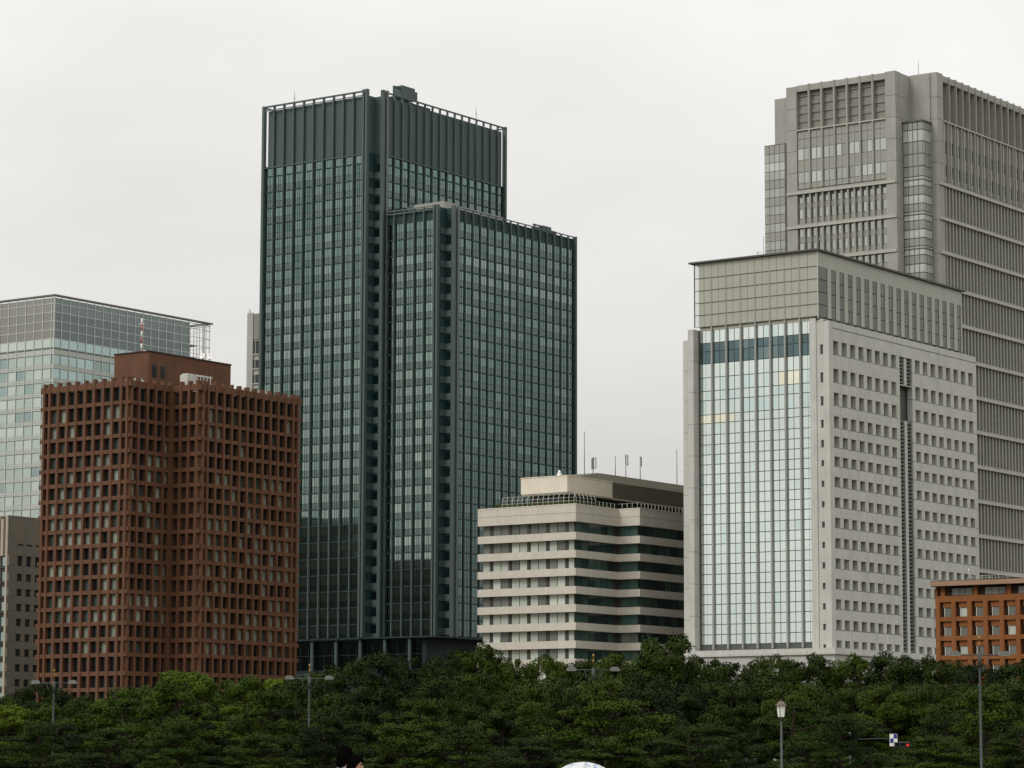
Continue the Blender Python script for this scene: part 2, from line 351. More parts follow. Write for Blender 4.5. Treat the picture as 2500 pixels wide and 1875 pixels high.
# ------------------------------------------------------------------ dark tower of two shafts
def dark_tower():
    r = building('dark_glass_tower', -40.7, 866, 'tall dark grey glass tower with vertical fins, louvred crown and lower front shaft')
    P = 3.84
    rnd = random.Random(7)
    win, span, tran = [], [], []
    def bay(f, o, a, b, zt, lines, bright):
        """vision glass in three lights plus spandrel for each storey of one bay"""
        w = b-a
        for k, z in enumerate(lines):
            ca, cb = a+w*.40, a+w*.60
            br = bright(k)
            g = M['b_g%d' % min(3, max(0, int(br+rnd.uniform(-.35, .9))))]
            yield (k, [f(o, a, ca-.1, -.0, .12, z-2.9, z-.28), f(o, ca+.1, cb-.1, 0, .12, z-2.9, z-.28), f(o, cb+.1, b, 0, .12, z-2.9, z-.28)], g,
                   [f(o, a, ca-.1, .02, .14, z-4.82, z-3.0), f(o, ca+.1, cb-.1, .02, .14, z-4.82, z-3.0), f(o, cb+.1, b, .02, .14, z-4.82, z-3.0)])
    def facade(f, o, edges, lines, bright, fw=.4, spm='b_span'):
        for a, b in zip(edges, edges[1:]):
            for k, wb, g, sb in bay(f, o, a+fw/2, b-fw/2, 0, lines, bright):
                win.append((k, wb, g)); span.append((k, sb, M[spm]))
    mainl = [179.92-4.86*k for k in range(29)]
    lowl = [161.6-4.86*k for k in range(25)]
    eL = [4.2]+[7.7+P*k for k in range(9)]+[41.9]
    eR = [5.4]+[5.4+3.757*k for k in range(1, 17)]
    eLL = [-18.3+3.64*k for k in range(6)]
    eRR = [11.0+3.81*k for k in range(17)]
    X1, Y1 = 5.4, -22.3
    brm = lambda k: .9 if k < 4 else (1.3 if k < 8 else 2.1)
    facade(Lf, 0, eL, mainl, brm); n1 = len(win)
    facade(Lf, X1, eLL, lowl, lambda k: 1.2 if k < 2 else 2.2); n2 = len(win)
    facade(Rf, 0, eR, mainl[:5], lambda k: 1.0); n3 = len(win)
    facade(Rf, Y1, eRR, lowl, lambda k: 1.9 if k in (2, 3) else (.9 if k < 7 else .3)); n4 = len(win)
    key = lambda i: (0 if i < n2 else 1, win[i][0])
    idx = sorted(range(len(win)), key=key)
    pieces(r, 'window', [(win[i][1], win[i][2]) for i in idx], 'upper_and_side_windows')
    pieces(r, 'spandrel_panel', [(span[i][1], span[i][2]) for i in idx], 'side_spandrel_panels')
    # cores
    C = M['b_core']
    piece(r, 'core', (.16, 65.3, 2.5, 42.2, 39.8, 183), C); piece(r, 'core', (3.1, 65.2, .16, 2.5, 39.8, 182.9), C)
    piece(r, 'core', (X1+.16, 71.7, -20, 0, 39.8, 165), C); piece(r, 'core', (8.6, 71.6, Y1+.16, -20, 39.8, 164.9), C)
    # transoms
    for z in mainl: piece(r, 'transom', Lf(0, 4.2, 41.9, -.25, .1, z-.3, z+.02), M['b_core'])
    for z in lowl: piece(r, 'transom', Lf(X1, -18.3, -.1, -.25, .1, z-.3, z+.02), M['b_core']); piece(r, 'transom', Rf(Y1, 11, 71.9, -.25, .1, z-.3, z+.02), M['b_core'])
    for z in mainl[:5]: piece(r, 'transom', Rf(0, 5.4, 65.4, -.25, .1, z-.3, z+.02), M['b_core'])
    # fins
    F = M['b_fin']
    for s in eL[1:-1]: piece(r, 'fin', Lf(0, s-.18, s+.18, -.72, .14, 39.8, 201.5), F)
    for s in eR[1:-1]: piece(r, 'fin', Rf(0, s-.18, s+.18, -.5, .14, 158.0, 201.5), F)
    for s in eLL[1:-1]: piece(r, 'fin', Lf(X1, s-.18, s+.18, -.72, .14, 39.8, 165.2), F)
    for s in eRR[1:-1]: piece(r, 'fin', Rf(Y1, s-.18, s+.18, -.4, .14, 39.8, 165.2), F)
    PR = M['b_pier']
    for nm, b, m in (('corner_pier', (-1.0, .2, 41.9, 42.8, 0, 201.6), F), ('corner_pier', (-1.0, .2, 2.3, 3.0, 39.8, 201.9), F), ('corner_pier', (-.9, .2, 3.5, 4.2, 39.8, 201.9), F),
                     ('corner_pier', (2.9, 3.7, -.9, .2, 39.8, 201.9), F), ('corner_pier', (4.5, 5.4, -1.0, .2, 39.8, 201.95), PR), ('corner_pier', (65.0, 65.8, -.9, .4, 150, 201.8), F),
                     ('corner_pier', (X1-1, X1+.2, -18.9, -18.3, 39.8, 165.6), F), ('corner_pier', (X1-1, X1+.2, -20.0, -19.4, 39.8, 165.6), F), ('corner_pier', (X1-.9, X1+.2, -.9, -.3, 39.8, 165.6), PR),
                     ('corner_pier', (8.4, 9.1, Y1-1, Y1+.2, 39.8, 165.6), F), ('corner_pier', (10.0, 10.9, Y1-1, Y1+.2, 39.8, 165.7), PR), ('corner_pier', (71.5, 72.2, Y1-.8, Y1+.4, 39.8, 165.6), F)):
        piece(r, nm, b, m)
    # re-entrant corners with open balconies
    for z in mainl+[184.78-4.86*0]:
        if z < 184: piece(r, 'balcony_front', (3.0, 3.12, .3, 2.2, z-4.6, z-2.7), M['b_balc']); piece(r, 'balcony_front', (.3, 2.9, 2.32, 2.44, z-4.6, z-2.7), M['b_metal'])
    for z in lowl: piece(r, 'balcony_front', (8.3, 8.5, -22.2, -20.2, z-4.6, z-2.7), M['b_balc']); piece(r, 'balcony_front', (5.8, 8.2, -20.2, -20.06, z-4.6, z-2.7), M['b_metal'])
    for k, z in enumerate(mainl): piece(r, 'corner_window', (3.0, 3.08, .3, 2.2, z-2.65, z-.3), M['b_g0'] if k % 3 else M['b_g1'])
    for k, z in enumerate(lowl): piece(r, 'corner_window', (8.42, 8.5, -22.1, -20.3, z-2.65, z-.3), M['b_g1'] if k % 3 else M['b_g2'])
    # crown: screens stand free of the roof, open in the end bays, rail on top
    S = M['b_metal']
    zc0, zc1 = 182.7, 200.1
    for a, b in zip(eL, eL[1:]):
        a2, b2 = a+.2, b-.2
        if b > 41: b2 = 41.15
        piece(r, 'crown_screen', Lf(0, a2, b2, .1, .4, zc0, zc1), S)
        piece(r, 'crown_base_panel', [Lf(0, a2+(b-a-.4)*q+.04, a2+(b-a-.4)*(q+.333)-.04, .02, .15, 179.95, 182.3) for q in (0, .333, .667)], M['b_g1'])
    for a, b in zip(eR, eR[1:]):
        a2, b2 = a+.2, b-.2
        if b > 65: b2 = 64.2
        piece(r, 'crown_screen', Rf(0, a2, b2, .1, .4, zc0, zc1), S)
        piece(r, 'crown_base_panel', Rf(0, a2, b-.2, .02, .15, 179.95, 182.3), M['b_g0'])
    piece(r, 'crown_screen', (3.1, 65.2, 41.9, 42.2, zc0, zc1), S); piece(r, 'crown_screen', (65.0, 65.3, 3.0, 41.8, zc0, zc1), S)
    piece(r, 'crown_screen', (3.25, 3.6, .1, 2.54, zc0, zc1), S); piece(r, 'crown_screen', (.5, 3.2, 2.55, 2.8, zc0, zc1), S); piece(r, 'crown_screen', (3.2, 4.4, 2.55, 2.85, zc0, zc1-.1), S)
    piece(r, 'crown_ledge', Lf(0, 4.2, 41.9, -.5, .1, 182.3, 182.65), M['b_fin']); piece(r, 'crown_ledge', Rf(0, 5.4, 65, -.5, .1, 182.3, 182.65), M['b_metal'])
    piece(r, 'crown_rail', Lf(0, 2.3, 42.8, -.95, -.45, 201.1, 201.55), F); piece(r, 'crown_rail', Rf(0, 2.9, 65.8, -.85, -.4, 201.1, 201.5), F)
    piece(r, 'crown_rail', (-.4, 66, 42.3, 42.7, 201.1, 201.5), F); piece(r, 'crown_rail', (65.4, 65.8, .2, 42.2, 201.1, 201.5), F)
    piece(r, 'crown_rail', Lf(0, 4.2, 41.9, -.9, -.65, 200.0, 200.25), F)
    piece(r, 'crown_rail', Lf(X1, -18.3, -.3, -.9, -.6, 165.1, 165.4), M['b_pier']); piece(r, 'crown_rail', Lf(X1, -18.3, -.3, -.6, -.4, 164.2, 164.5), M['b_pier']); piece(r, 'crown_rail', Rf(Y1, 10.9, 71.5, -.8, -.5, 165.1, 165.4), F)
    piece(r, 'roof_house', (15.0, 45, -14.5, -.5, 165, 168.4), M['d_span']); piece(r, 'roof_house', (8.9, 15.0, -19.0, -8, 165, 167.3), M['d_span'])
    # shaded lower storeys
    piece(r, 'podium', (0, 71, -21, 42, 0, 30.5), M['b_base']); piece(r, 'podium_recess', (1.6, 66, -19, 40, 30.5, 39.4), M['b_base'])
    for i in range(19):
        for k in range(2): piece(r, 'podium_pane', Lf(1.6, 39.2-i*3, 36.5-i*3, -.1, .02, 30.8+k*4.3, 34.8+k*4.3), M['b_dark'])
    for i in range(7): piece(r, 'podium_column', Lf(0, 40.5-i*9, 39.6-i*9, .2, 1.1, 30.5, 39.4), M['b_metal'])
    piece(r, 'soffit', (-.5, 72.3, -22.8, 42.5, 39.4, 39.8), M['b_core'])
    for i in range(13):
        for k in range(3): piece(r, 'podium_window', Lf(0, 40-i*3-2.4, 40-i*3, -.05, .05, 20+k*3.6, 22.6+k*3.6), M['e_green'])
    # maintenance cranes and aerials on the roof
    def crane(x, y, z, s, label):
        t = tag(empty('window_cleaning_crane', g2w(r, x, y, z), GRID), label, 'roof crane')
        piece(t, 'track', (-.5*s, 9*s, .5*s, 1.0*s, 0, .25*s), M['b_metal']); piece(t, 'carriage', (0, 7.5*s, -.2*s, 2.2*s, .25*s, .9*s), M['b_metal'])
        piece(t, 'housing', (2.2*s, 8.5*s, -.4*s, 3.0*s, .9*s, 4.4*s), M['b_metal']); piece(t, 'motor_box', (8.5*s, 10*s, -.2*s, 2.8*s, .9*s, 3.6*s), M['b_metal'])
        piece(t, 'jib', (-.6*s, 2.2*s, .3*s, .8*s, 3.3*s, 3.8*s), M['b_metal']); piece(t, 'jib_post', (-.9*s, -.55*s, .3*s, .8*s, .6*s, 3.8*s), M['b_metal'])
        return t
    crane(13.2, 2.2, 201.6, 1.0, 'dark window cleaning crane standing on the crown of the dark tower')
    piece(r, 'crane_rail', (8, 30, 2.2, 4.2, 183.0, 201.5), M['b_core'])
    t = tag(empty('window_cleaning_crane', g2w(r, 54, Y1+2, 165), GRID), 'low folded window cleaning crane on the lower shaft of the dark tower', 'roof crane')
    piece(t, 'carriage', (0, 11, 0, 1.6, .0, 1.4), M['b_metal']); piece(t, 'housing', (3.8, 8.2, 0, 1.6, 1.4, 2.3), M['b_metal']); piece(t, 'jib', (-.5, 3.6, .5, .9, 1.9, 2.3), M['b_metal']); piece(t, 'jib_post', (0, .4, .5, .9, 1.4, 1.9), M['b_metal'])
    for (x, y, z, l) in ((-65.85, 884, 201.0, 'thin lightning rod rising above the louvred left side of the dark tower crown'), (-11.3, 904, 201.0, 'thin lightning rod above the receding right side of the dark tower crown')):
        t = tag(empty('lightning_rod', (x, y, z)), l, 'lightning rod'); tube('rod', [(0, 0, -18), (0, 0, 2.2), (0, 0, 4.2)], [.12, .1, .05], M['steel'], t); tube('arm', [(-.35, 0, 1.8), (.35, 0, 1.8)], .05, M['steel'], t)
dark_tower()
# ------------------------------------------------------------------ pale granite block with mirrored curtain wall
def granite_block():
    r = building('granite_office_block', 74.9, 700, 'pale granite office block with mirrored curtain wall and glazed roof screen')
    S = M['stone']; rnd = random.Random(3)
    # --- mirrored left face
    fins = [7.9+4.1*k for k in range(7)]                                   # 7.9 .. 32.5
    rows = [108.1, 105.0, 102.9, 99.9, 96.5, 93.2, 90.9, 87.4, 85.3, 82.5]+[82.5-2.415*k for k in range(1, 22)]
    cols = []
    e = [5.3]+fins+[36.6]
    for a, b in zip(e, e[1:]):
        if a == 5.3: cols.append((5.35, 6.0)); cols.append((6.08, 7.65))
        elif b == 36.6: cols.append((32.75, 34.45)); cols.append((34.53, 36.0))
        else:
            m_ = (a+b)/2; cols.append((a+.22, m_-.09)); cols.append((m_+.09, b-.22))
    it = []
    for i, (zt, zb) in enumerate(zip(rows, rows[1:])):
        for j, (a, b) in enumerate(cols):
            if i in (1, 2): m = M['c_clear2'] if rnd.random() < .3 else M['c_clear']
            elif i == 4 and j in (2, 3, 4): m = M['c_glass3']
            elif i == 7 and j >= 11: m = M['c_glass3']
            else: m = M['c_glass2'] if (i in (4, 5, 6) and rnd.random() < .6) or rnd.random() < .12 else M['c_glass']
            it.append((Lf(.5, a, b, -.02, .1, zb+.09, zt-.09), m))
    it.sort(key=lambda t: -t[0][5])
    pieces(r, 'mirror_pane', it, 'lower_mirror_panes')
    piece(r, 'core', (.62, 76, 1.7, 36.6, 0, 108.0), M['c_mull'])
    for s in fins: piece(r, 'fin', Lf(.5, s-.2, s+.2, -.62, .12, 30.6, 121.0), M['c_fin'])
    # --- granite piers beside the glass
    piece(r, 'corner_pier', (0, 1.7, 3.5, 5.3, 0, 108.4), S); piece(r, 'corner_pier', (0, 1.7, 0, 1.6, 0, 107.6), S)
    rt = [103.1, 96.4, 90.7, 85.1, 80.3, 75.5, 70.65]+[65.8-4.8*k for k in range(8)]
    rh = [3.4, 3.4, 3.2, 2.9, 2.75]+[2.45]*10
    prev = 107.55
    for t, h in zip(rt, rh):
        piece(r, 'wall_panel', (.25, 1.65, 1.6, 3.5, t-1.0, prev), S); prev = t-1.0-(h-1.0)
        piece(r, 'slot_window', (1.2, 1.3, 1.6, 3.5, prev-.02, t-1.0), M['c_dark'])
        piece(r, 'slot_jamb', (.25, 1.2, 2.5, 3.5, prev+.02, t-1.02), S)
    piece(r, 'wall_panel', (.25, 1.65, 1.6, 3.5, 0, prev), S)
    for y0, y1, z, x0 in ((36.6, 38.2, 108.4, -1.75), (38.2, 39.9, 105.9, -1.3)):
        n = 14
        for k in range(n): piece(r, 'pier_block', (x0, 6, y0, y1, z*k/n, z*(k+1)/n-.07), S)
    # --- right face: square openings in a granite grid
    wc = [2.2+4.1*k for k in range(8)]+[43.3+4.13*k for k in range(8)]
    panels = []
    prev = 107.6
    D = 1.45
    edges = wc
    def segs(blocks, lo, hi):
        out = []; c = lo
        for a, b in blocks:
            if a > c: out.append((c, a))
            c = b
        if c < hi: out.append((c, hi))
        return out
    open_ = [(x, x+2.45) for x in wc]
    slot = (35.1, 41.6)
    blocks = sorted(open_+[slot])
    LX, HX = 1.7, 76.5
    for t, h in zip(rt, rh):
        # beam above the row, cut into stones over each pier
        cuts = [LX]+[x-.9 for x in wc[1:8]]+[35.1]; cuts2 = [41.6]+[x-.9 for x in wc[9:]]+[HX]
        if prev > 107: cuts = [LX, 12, 23, 34, 45, 56, 67, HX]; cuts2 = []
        for cs in (cuts, cuts2):
            for a, b in zip(cs, cs[1:]): panels.append((prev-t, [Rf(0, a+(.03 if a > LX else 0), b-.03, 0, D, t, prev-.0)], S))
        for a, b in segs(blocks, LX, HX): panels.append((h, [Rf(0, a, b, .03, D, t-h+.12, t-.0)], S))
        prev = t-h+.0
    for a, b in ((LX, 35.1), (41.6, HX)): panels.append((5, [Rf(0, a, b, 0, D, 0, prev)], S))
    pieces(r, 'granite_panel', [(b, m) for _, b, m in panels], 'lower_granite_panels')
    wi = []
    for t, h in zip(rt, rh):
        for a, b in open_: wi.append((Rf(0, a, b, D-.15, D-.05, t-h, t), M['c_dark'] if rnd.random() < .75 else M['e_green']))
    pieces(r, 'window', wi, 'more_windows')
    piece(r, 'parapet_course', (1.75, 76.6, -.06, 1.3, 106.0, 106.15), M['c_mull'])
    # --- slot with louvred stair
    piece(r, 'slot_back', (35.1, 41.6, 3.2, 3.4, 0, 103), M['stone_in'])
    piece(r, 'slot_shade_glass', (35.12, 35.3, D+.05, 3.2, 87, 96), M['b_dark'])
    lz = [z for z in [102.6-.9*k for k in range(8)]]+[87.2-.95*k for k in range(62)]
    lo = []
    for z in lz:
        for a, b in ((35.15, 37.7), (39.1, 41.55)): lo.append((Rf(0, a, b, .35, .75, z-.5, z), M['louvre_dark']))
    pieces(r, 'louvre', lo, 'lower_louvres')
    piece(r, 'slot_mullion', (37.75, 39.05, .2, .9, 28, 87.4), S); piece(r, 'slot_mullion', (37.75, 39.05, .2, .9, 96.2, 103.2), S)
    piece(r, 'slot_sill', (35.12, 41.58, .0, 1.4, 96.0, 96.2), M['stone'])
    piece(r, 'slot_dark', (35.15, 41.55, .9, 1.0, 28, 87.3), M['c_dark']); piece(r, 'slot_dark', (35.15, 41.55, .9, 1.0, 96.3, 103), M['c_dark'])
    # --- roof screen
    Z0, Z1 = 108.95, 124.7
    lines = [124.7, 121.0, 117.95, 114.9, 111.9, 108.95]
    ys = [2.9]+[5.0]+[7.9+4.1*k-.0 for k in range(7)]+[36.0]
    vy = [2.95]+[5.6]+[v for s in fins for v in (s, s+2.05)]+[36.1]
    vy = sorted(set(round(v, 2) for v in vy))
    fr = []
    for zt, zb in zip(lines, lines[1:]):
        for a, b in zip(vy, vy[1:]): fr.append((Lf(0, a+.04, b-.04, 0, .1, zb+.06, zt-.06), M['c_frost']))
    pieces(r, 'screen_pane', fr)
    for z in lines[1:]: piece(r, 'screen_transom', Lf(0, 2.9, 37.3, -.12, .12, z-.06, z+.06), M['c_mull'])
    piece(r, 'screen_backing', Lf(0, 3.0, 36.1, .13, .25, Z0, Z1-.1), M['c_mull'])
    for zt, zb in zip(lines, lines[1:]): piece(r, 'edge_pane', Lf(0, 36.15, 37.2, 0, .08, zb+.06, zt-.06), M['edge_glass'])
    piece(r, 'edge_post', (-.1, .1, 37.2, 37.4, Z0, Z1), M['c_mull']); piece(r, 'edge_post', (-.12, .12, 2.75, 2.93, 108.4, Z1), M['rail'])
    Y = 2.9
    piece(r, 'screen_head', Rf(Y, .1, 75, .05, .3, 121.0, 124.65), M['c_screen'])
    px_ = [4.9+4.1*k for k in range(17)]
    for x in px_: piece(r, 'screen_pier', Rf(Y, x, x+1.75, .05, .8, 109.0, 121.0), M['c_screen'])
    piece(r, 'screen_pier', Rf(Y, 74.3, 75.1, .05, .8, 109.0, 121.0), M['c_screen'])
    pg = []
    e2 = [.15-1.9]+px_
    for a, b in zip([.15]+[x+1.75 for x in px_], px_+[74.3]):
        for zt, zb in zip(lines[1:], lines[2:]): pg.append((Rf(Y, a, b, .16, .3, zb+.12, zt-.05), M['c_screen_glass']))
    pieces(r, 'screen_glass_pane', pg)
    for x in [.15]+[x+1.75 for x in px_]: piece(r, 'base_gap', Rf(Y, x, min(x+2.2, 75), -.05, .5, 108.2, 108.9), M['c_dark'])
    piece(r, 'roof_sill', (.4, 75.5, 1.75, 3.3, 107.65, 108.2), S)
    piece(r, 'screen_core', (.3, 75, 3.8, 36, 108, 124.5), M['c_screen'])
    piece(r, 'roof_slab', (-.9, 75.9, 2.2, 38.5, 124.7, 125.1), M['roof_metal'])
    # --- stone base storey with cornice
    piece(r, 'base_storey', (-4.2, 60, -3, 42, 0, 28.7), S)
    piece(r, 'cornice', (-4.8, 60, -3.6, 42.5, 28.7, 29.3), S); piece(r, 'cornice_step', (-4.4, 60, -3.2, 42.2, 29.3, 30.2), S)
    for (x, y, z, h, l) in ((60.1, 722, 125.1, 2.8, 'small t shaped aerial on the roof slab of the granite block'), (61.7, 724, 125.1, 7.0, 'thin rod aerial on the roof slab of the granite block')):
        t = tag(empty('roof_aerial', (x, y, z)), l, 'aerial'); tube('rod', [(0, 0, 0), (0, 0, h)], .07, M['steel'], t)
        if h < 4: tube('arm', [(-.5, 0, h-.3), (.9, 0, h)], .06, M['steel'], t)
granite_block()

# ------------------------------------------------------------------ brown granite skyscraper behind
def granite_skyscraper():
    r = building('granite_skyscraper', 103.2, 790, 'tall brown granite skyscraper with fluted crown and glazed corner bay behind the roof screen')
    G = M['gran']; GL = M['gran_l']; rnd = random.Random(9)
    T = 189.6
    bz = [159.8-9.42*k for k in range(16)]
    bz[1] = 150.3
    # masses
    piece(r, 'core', (1.2, 60, 3.0, 34, 0, 176.5), M['d_core']); piece(r, 'core', (8.9, 100, -6.6, 3.0, 0, 176.4), M['d_core'])
    # corner piers in tall stones
    def pier(x0, x1, y0, y1, ztop):
        hs = [9.42*k for k in range(1, 30)]; z = 0
        lv = [v for v in sorted(set([0]+[b-1.0 for b in bz]+[165, 171, 177.0, 183.0, ztop])) if v <= ztop and v >= 0]
        for a, b in zip(lv, lv[1:]): piece(r, 'pier_stone', (x0, x1, y0, y1, a, b-(.09 if b < ztop else 0)), G)
    pier(0, 3.0, 0, 3.1, T); pier(0, 3.0, 30.7, 33.9, 189.2)
    pier(3.0, 8.6, .0, 3.0, 189.5); pier(8.6, 12.1, -8.1, 0, 189.8)
    piece(r, 'crown_back', (1.5, 8.6, 3.1, 30.7, 176.6, 188.9), M['d_back'])
    for z in (179.2, 181.6, 184.0, 186.4): piece(r, 'crown_louvre', (1.25, 1.5, 3.1, 30.7, z, z+1.1), M['d_back'])
    # left crown
    piece(r, 'crown_beam', (.1, 1.6, 3.1, 30.7, 187.7, 189.4), G)
    for s in [7.0+3.96*k for k in range(6)]: piece(r, 'crown_fin', Lf(0, s-.25, s+.25, -.12, 1.3, 177.0, 189.55), M['d_fin'])
    piece(r, 'crown_sill', (-.1, 2.6, 3.1, 30.7, 176.6, 176.95), GL)
    # upper curtain wall, left
    zr = [176.6, 174.3, 171.6, 168.35, 165.0, 161.9, 160.3]
    ed = [3.1+1.97*k for k in range(15)]; ed[-1] = 30.7
    it = []; sp = []
    for i, (zt, zb) in enumerate(zip(zr, zr[1:])):
        for a, b in zip(ed, ed[1:]):
            if i in (2, 4):
                q = rnd.random(); m = M['d_pane2'] if q < (.55 if i == 2 else .3) else (M['d_pane3'] if q < .8 else M['d_pane'])
                it.append((Lf(0, a+.12, b-.12, .42, .52, zb+.07, zt-.07), m))
            else: sp.append((Lf(0, a+.12, b-.12, .42, .52, zb+.07, zt-.07), M['d_span']))
    piece(r, 'curtain_wall_back', (.53, 1.2, 3.1, 30.7, 158, 176.5), M['d_mull'])
    for k, s in enumerate(ed[1:-1]): piece(r, 'mullion', Lf(0, s-(.24 if k % 2 else .10), s+(.24 if k % 2 else .10), -.1 if k % 2 else .3, .45, 160.3, 176.6), M['d_fin'])
    # belts and lower bays, left
    for z in bz:
        if z < 60: continue
        piece(r, 'belt_course', (-.35, .6, 0.2, 33.9, z-.95, z-.3), GL); piece(r, 'belt_course', (-.1, .6, 0.25, 33.8, z-.3, z+.15), G)
        for k, s in enumerate(ed[1:-1]): piece(r, 'fin', Lf(0, s-.27, s+.27, -.02, .75, z-9.3, z-.95), M['d_fin'])
        for a, b in zip(ed, ed[1:]):
            for (q0, q1, w) in ((-1.1, -3.4, 1), (-3.5, -5.0, 0), (-5.1, -7.6, 1), (-7.7, -9.2, 0)):
                if w: it.append((Lf(0, a+.2, b-.2, .72, .82, z+q1, z+q0), M['d_pane3'] if rnd.random() < .7 else M['d_pane2']))
                else: sp.append((Lf(0, a+.2, b-.2, .72, .82, z+q1, z+q0), M['d_span']))
    piece(r, 'lower_wall_back', (.84, 1.2, 3.1, 30.7, 0, 158.0), M['d_core'])
    pieces(r, 'window', it, 'lower_windows'); pieces(r, 'spandrel_panel', sp, 'lower_spandrels')
    # set back flank at the far left
    piece(r, 'flank_wall', (2.0, 40, 33.9, 38.8, 0, 187.0), G)
    fl = [173.8-2.45*k for k in range(22)]
    fp = []
    for i, z in enumerate(fl):
        for a in (35.4, 37.05, 38.7, 40.35): fp.append((Lf(1.4, a, a+1.5, 0, .1, z-2.3, z), (M['d_pane3'] if i % 2 else M['d_span']) if i != 2 else M['d_pane2']))
    pieces(r, 'flank_pane', fp); piece(r, 'flank_core', (1.52, 30, 34.0, 41.9, 0, 174.1), M['d_mull'])
    # glazed corner bay
    rows = [175.6, 173.4, 170.2, 166.8, 163.4, 160.6]+[z for k in range(12) for z in (158.0-9.42*k, 155.6-9.42*k, 153.2-9.42*k, 151.0-9.42*k)]
    bp = []
    for i, (zt, zb) in enumerate(zip(rows, rows[1:])):
        m = M['bay_pale'] if (i == 1 or (i > 4 and i % 4 in (1, 3))) else M['bay_grey']
        for k in range(4): bp.append((Lf(3.7, -6.0+1.5*k, -6.0+1.5*k+1.28, 0, .1, zb+.14, zt-.14), m))
        for k in range(3): bp.append((Rf(-6.1, 3.8+1.6*k, 3.8+1.6*k+1.36, 0, .1, zb+.14, zt-.14), m))
    pieces(r, 'bay_pane', bp, 'lower_bay_panes'); piece(r, 'bay_core', (3.82, 8.6, -5.98, -.02, 0, 175.5), M['d_mull'])
    for z in bz: piece(r, 'bay_ledge', (3.55, 8.6, -6.25, 0, z-.15, z+.1), M['d_mull'])
    piece(r, 'bay_roof', (3.4, 8.6, -6.4, 0, 175.6, 176.0), M['d_mull'])
    piece(r, 'notch_wall', (8.2, 8.6, -6.1, 0, 176.2, 189.7), G)
    # right face
    Y = -8.1
    piece(r, 'crown_beam', (12.1, 104, Y+.15, Y+1.5, 187.8, 189.5), G); piece(r, 'crown_back', (12.1, 104, Y+1.7, Y+5, 176.4, 188.9), M['d_back'])
    fx = [15.9+3.98*k for k in range(22)]
    for x in fx: piece(r, 'crown_fin', Rf(Y, x-.25, x+.25, -.1, 1.7, 177.1, 189.75), M['d_fin'])
    piece(r, 'crown_sill', Rf(Y, 12.1, 104, -.1, 1.7, 176.75, 177.1), GL)
    for k, x in enumerate([13.0+1.99*k for k in range(44)]): piece(r, 'mullion', Rf(Y, x-.22, x+.22, -.05 if k % 2 else .2, .7, 160.3, 176.75), GL if k % 2 == 0 else M['d_fin'])
    rp = []
    for i, (zt, zb) in enumerate(zip(zr, zr[1:])):
        for k in range(44):
            x = 13.0+1.99*k; rp.append((Rf(Y, x+.24, x+1.73, .6, .7, zb+.06, zt-.06), M['d_pane'] if i in (2, 4) else M['d_span']))
    pieces(r, 'side_pane', rp)
    piece(r, 'side_wall_back', Rf(Y, 12.1, 104, .72, 1.4, 0, 176.4), M['d_core'])
    fins = []
    for z in bz:
        piece(r, 'belt_course', Rf(Y, 9.2, 104, -.5, .5, z-.95, z-.2), GL); piece(r, 'belt_course', Rf(Y, 9.3, 104, -.1, .5, z-.2, z+.2), G)
    for z in bz:
        for k in range(46):
            x = 13.1+1.965*k
            fins.append((Rf(Y, x-.34, x+.34, 0, .7, z-9.2, z-.95), M['d_fin']))
    fins.sort(key=lambda f: f[0][0])
    pieces(r, 'fin', fins, 'far_fins')
    for (x, y, z, h, l) in ((112.6, 812, 189.5, 8.0, 'guyed aerial mast above the corner of the granite skyscraper'), (81.1, 822, 189.0, 4.2, 'short aerial rod over the fluted crown of the granite skyscraper')):
        t = tag(empty('roof_aerial', (x, y, 176.6)), l, 'aerial'); tube('rod', [(0, 0, 0), (0, 0, z-176.6), (0, 0, z-176.6+h)], [.14, .12, .06], M['steel'], t)
        if h > 5:
            for dx in (-2, 2): tube('guy', [(dx, 0, z-176.6), (0, 0, z-176.6+3.6)], .04, M['steel'], t)
granite_skyscraper()
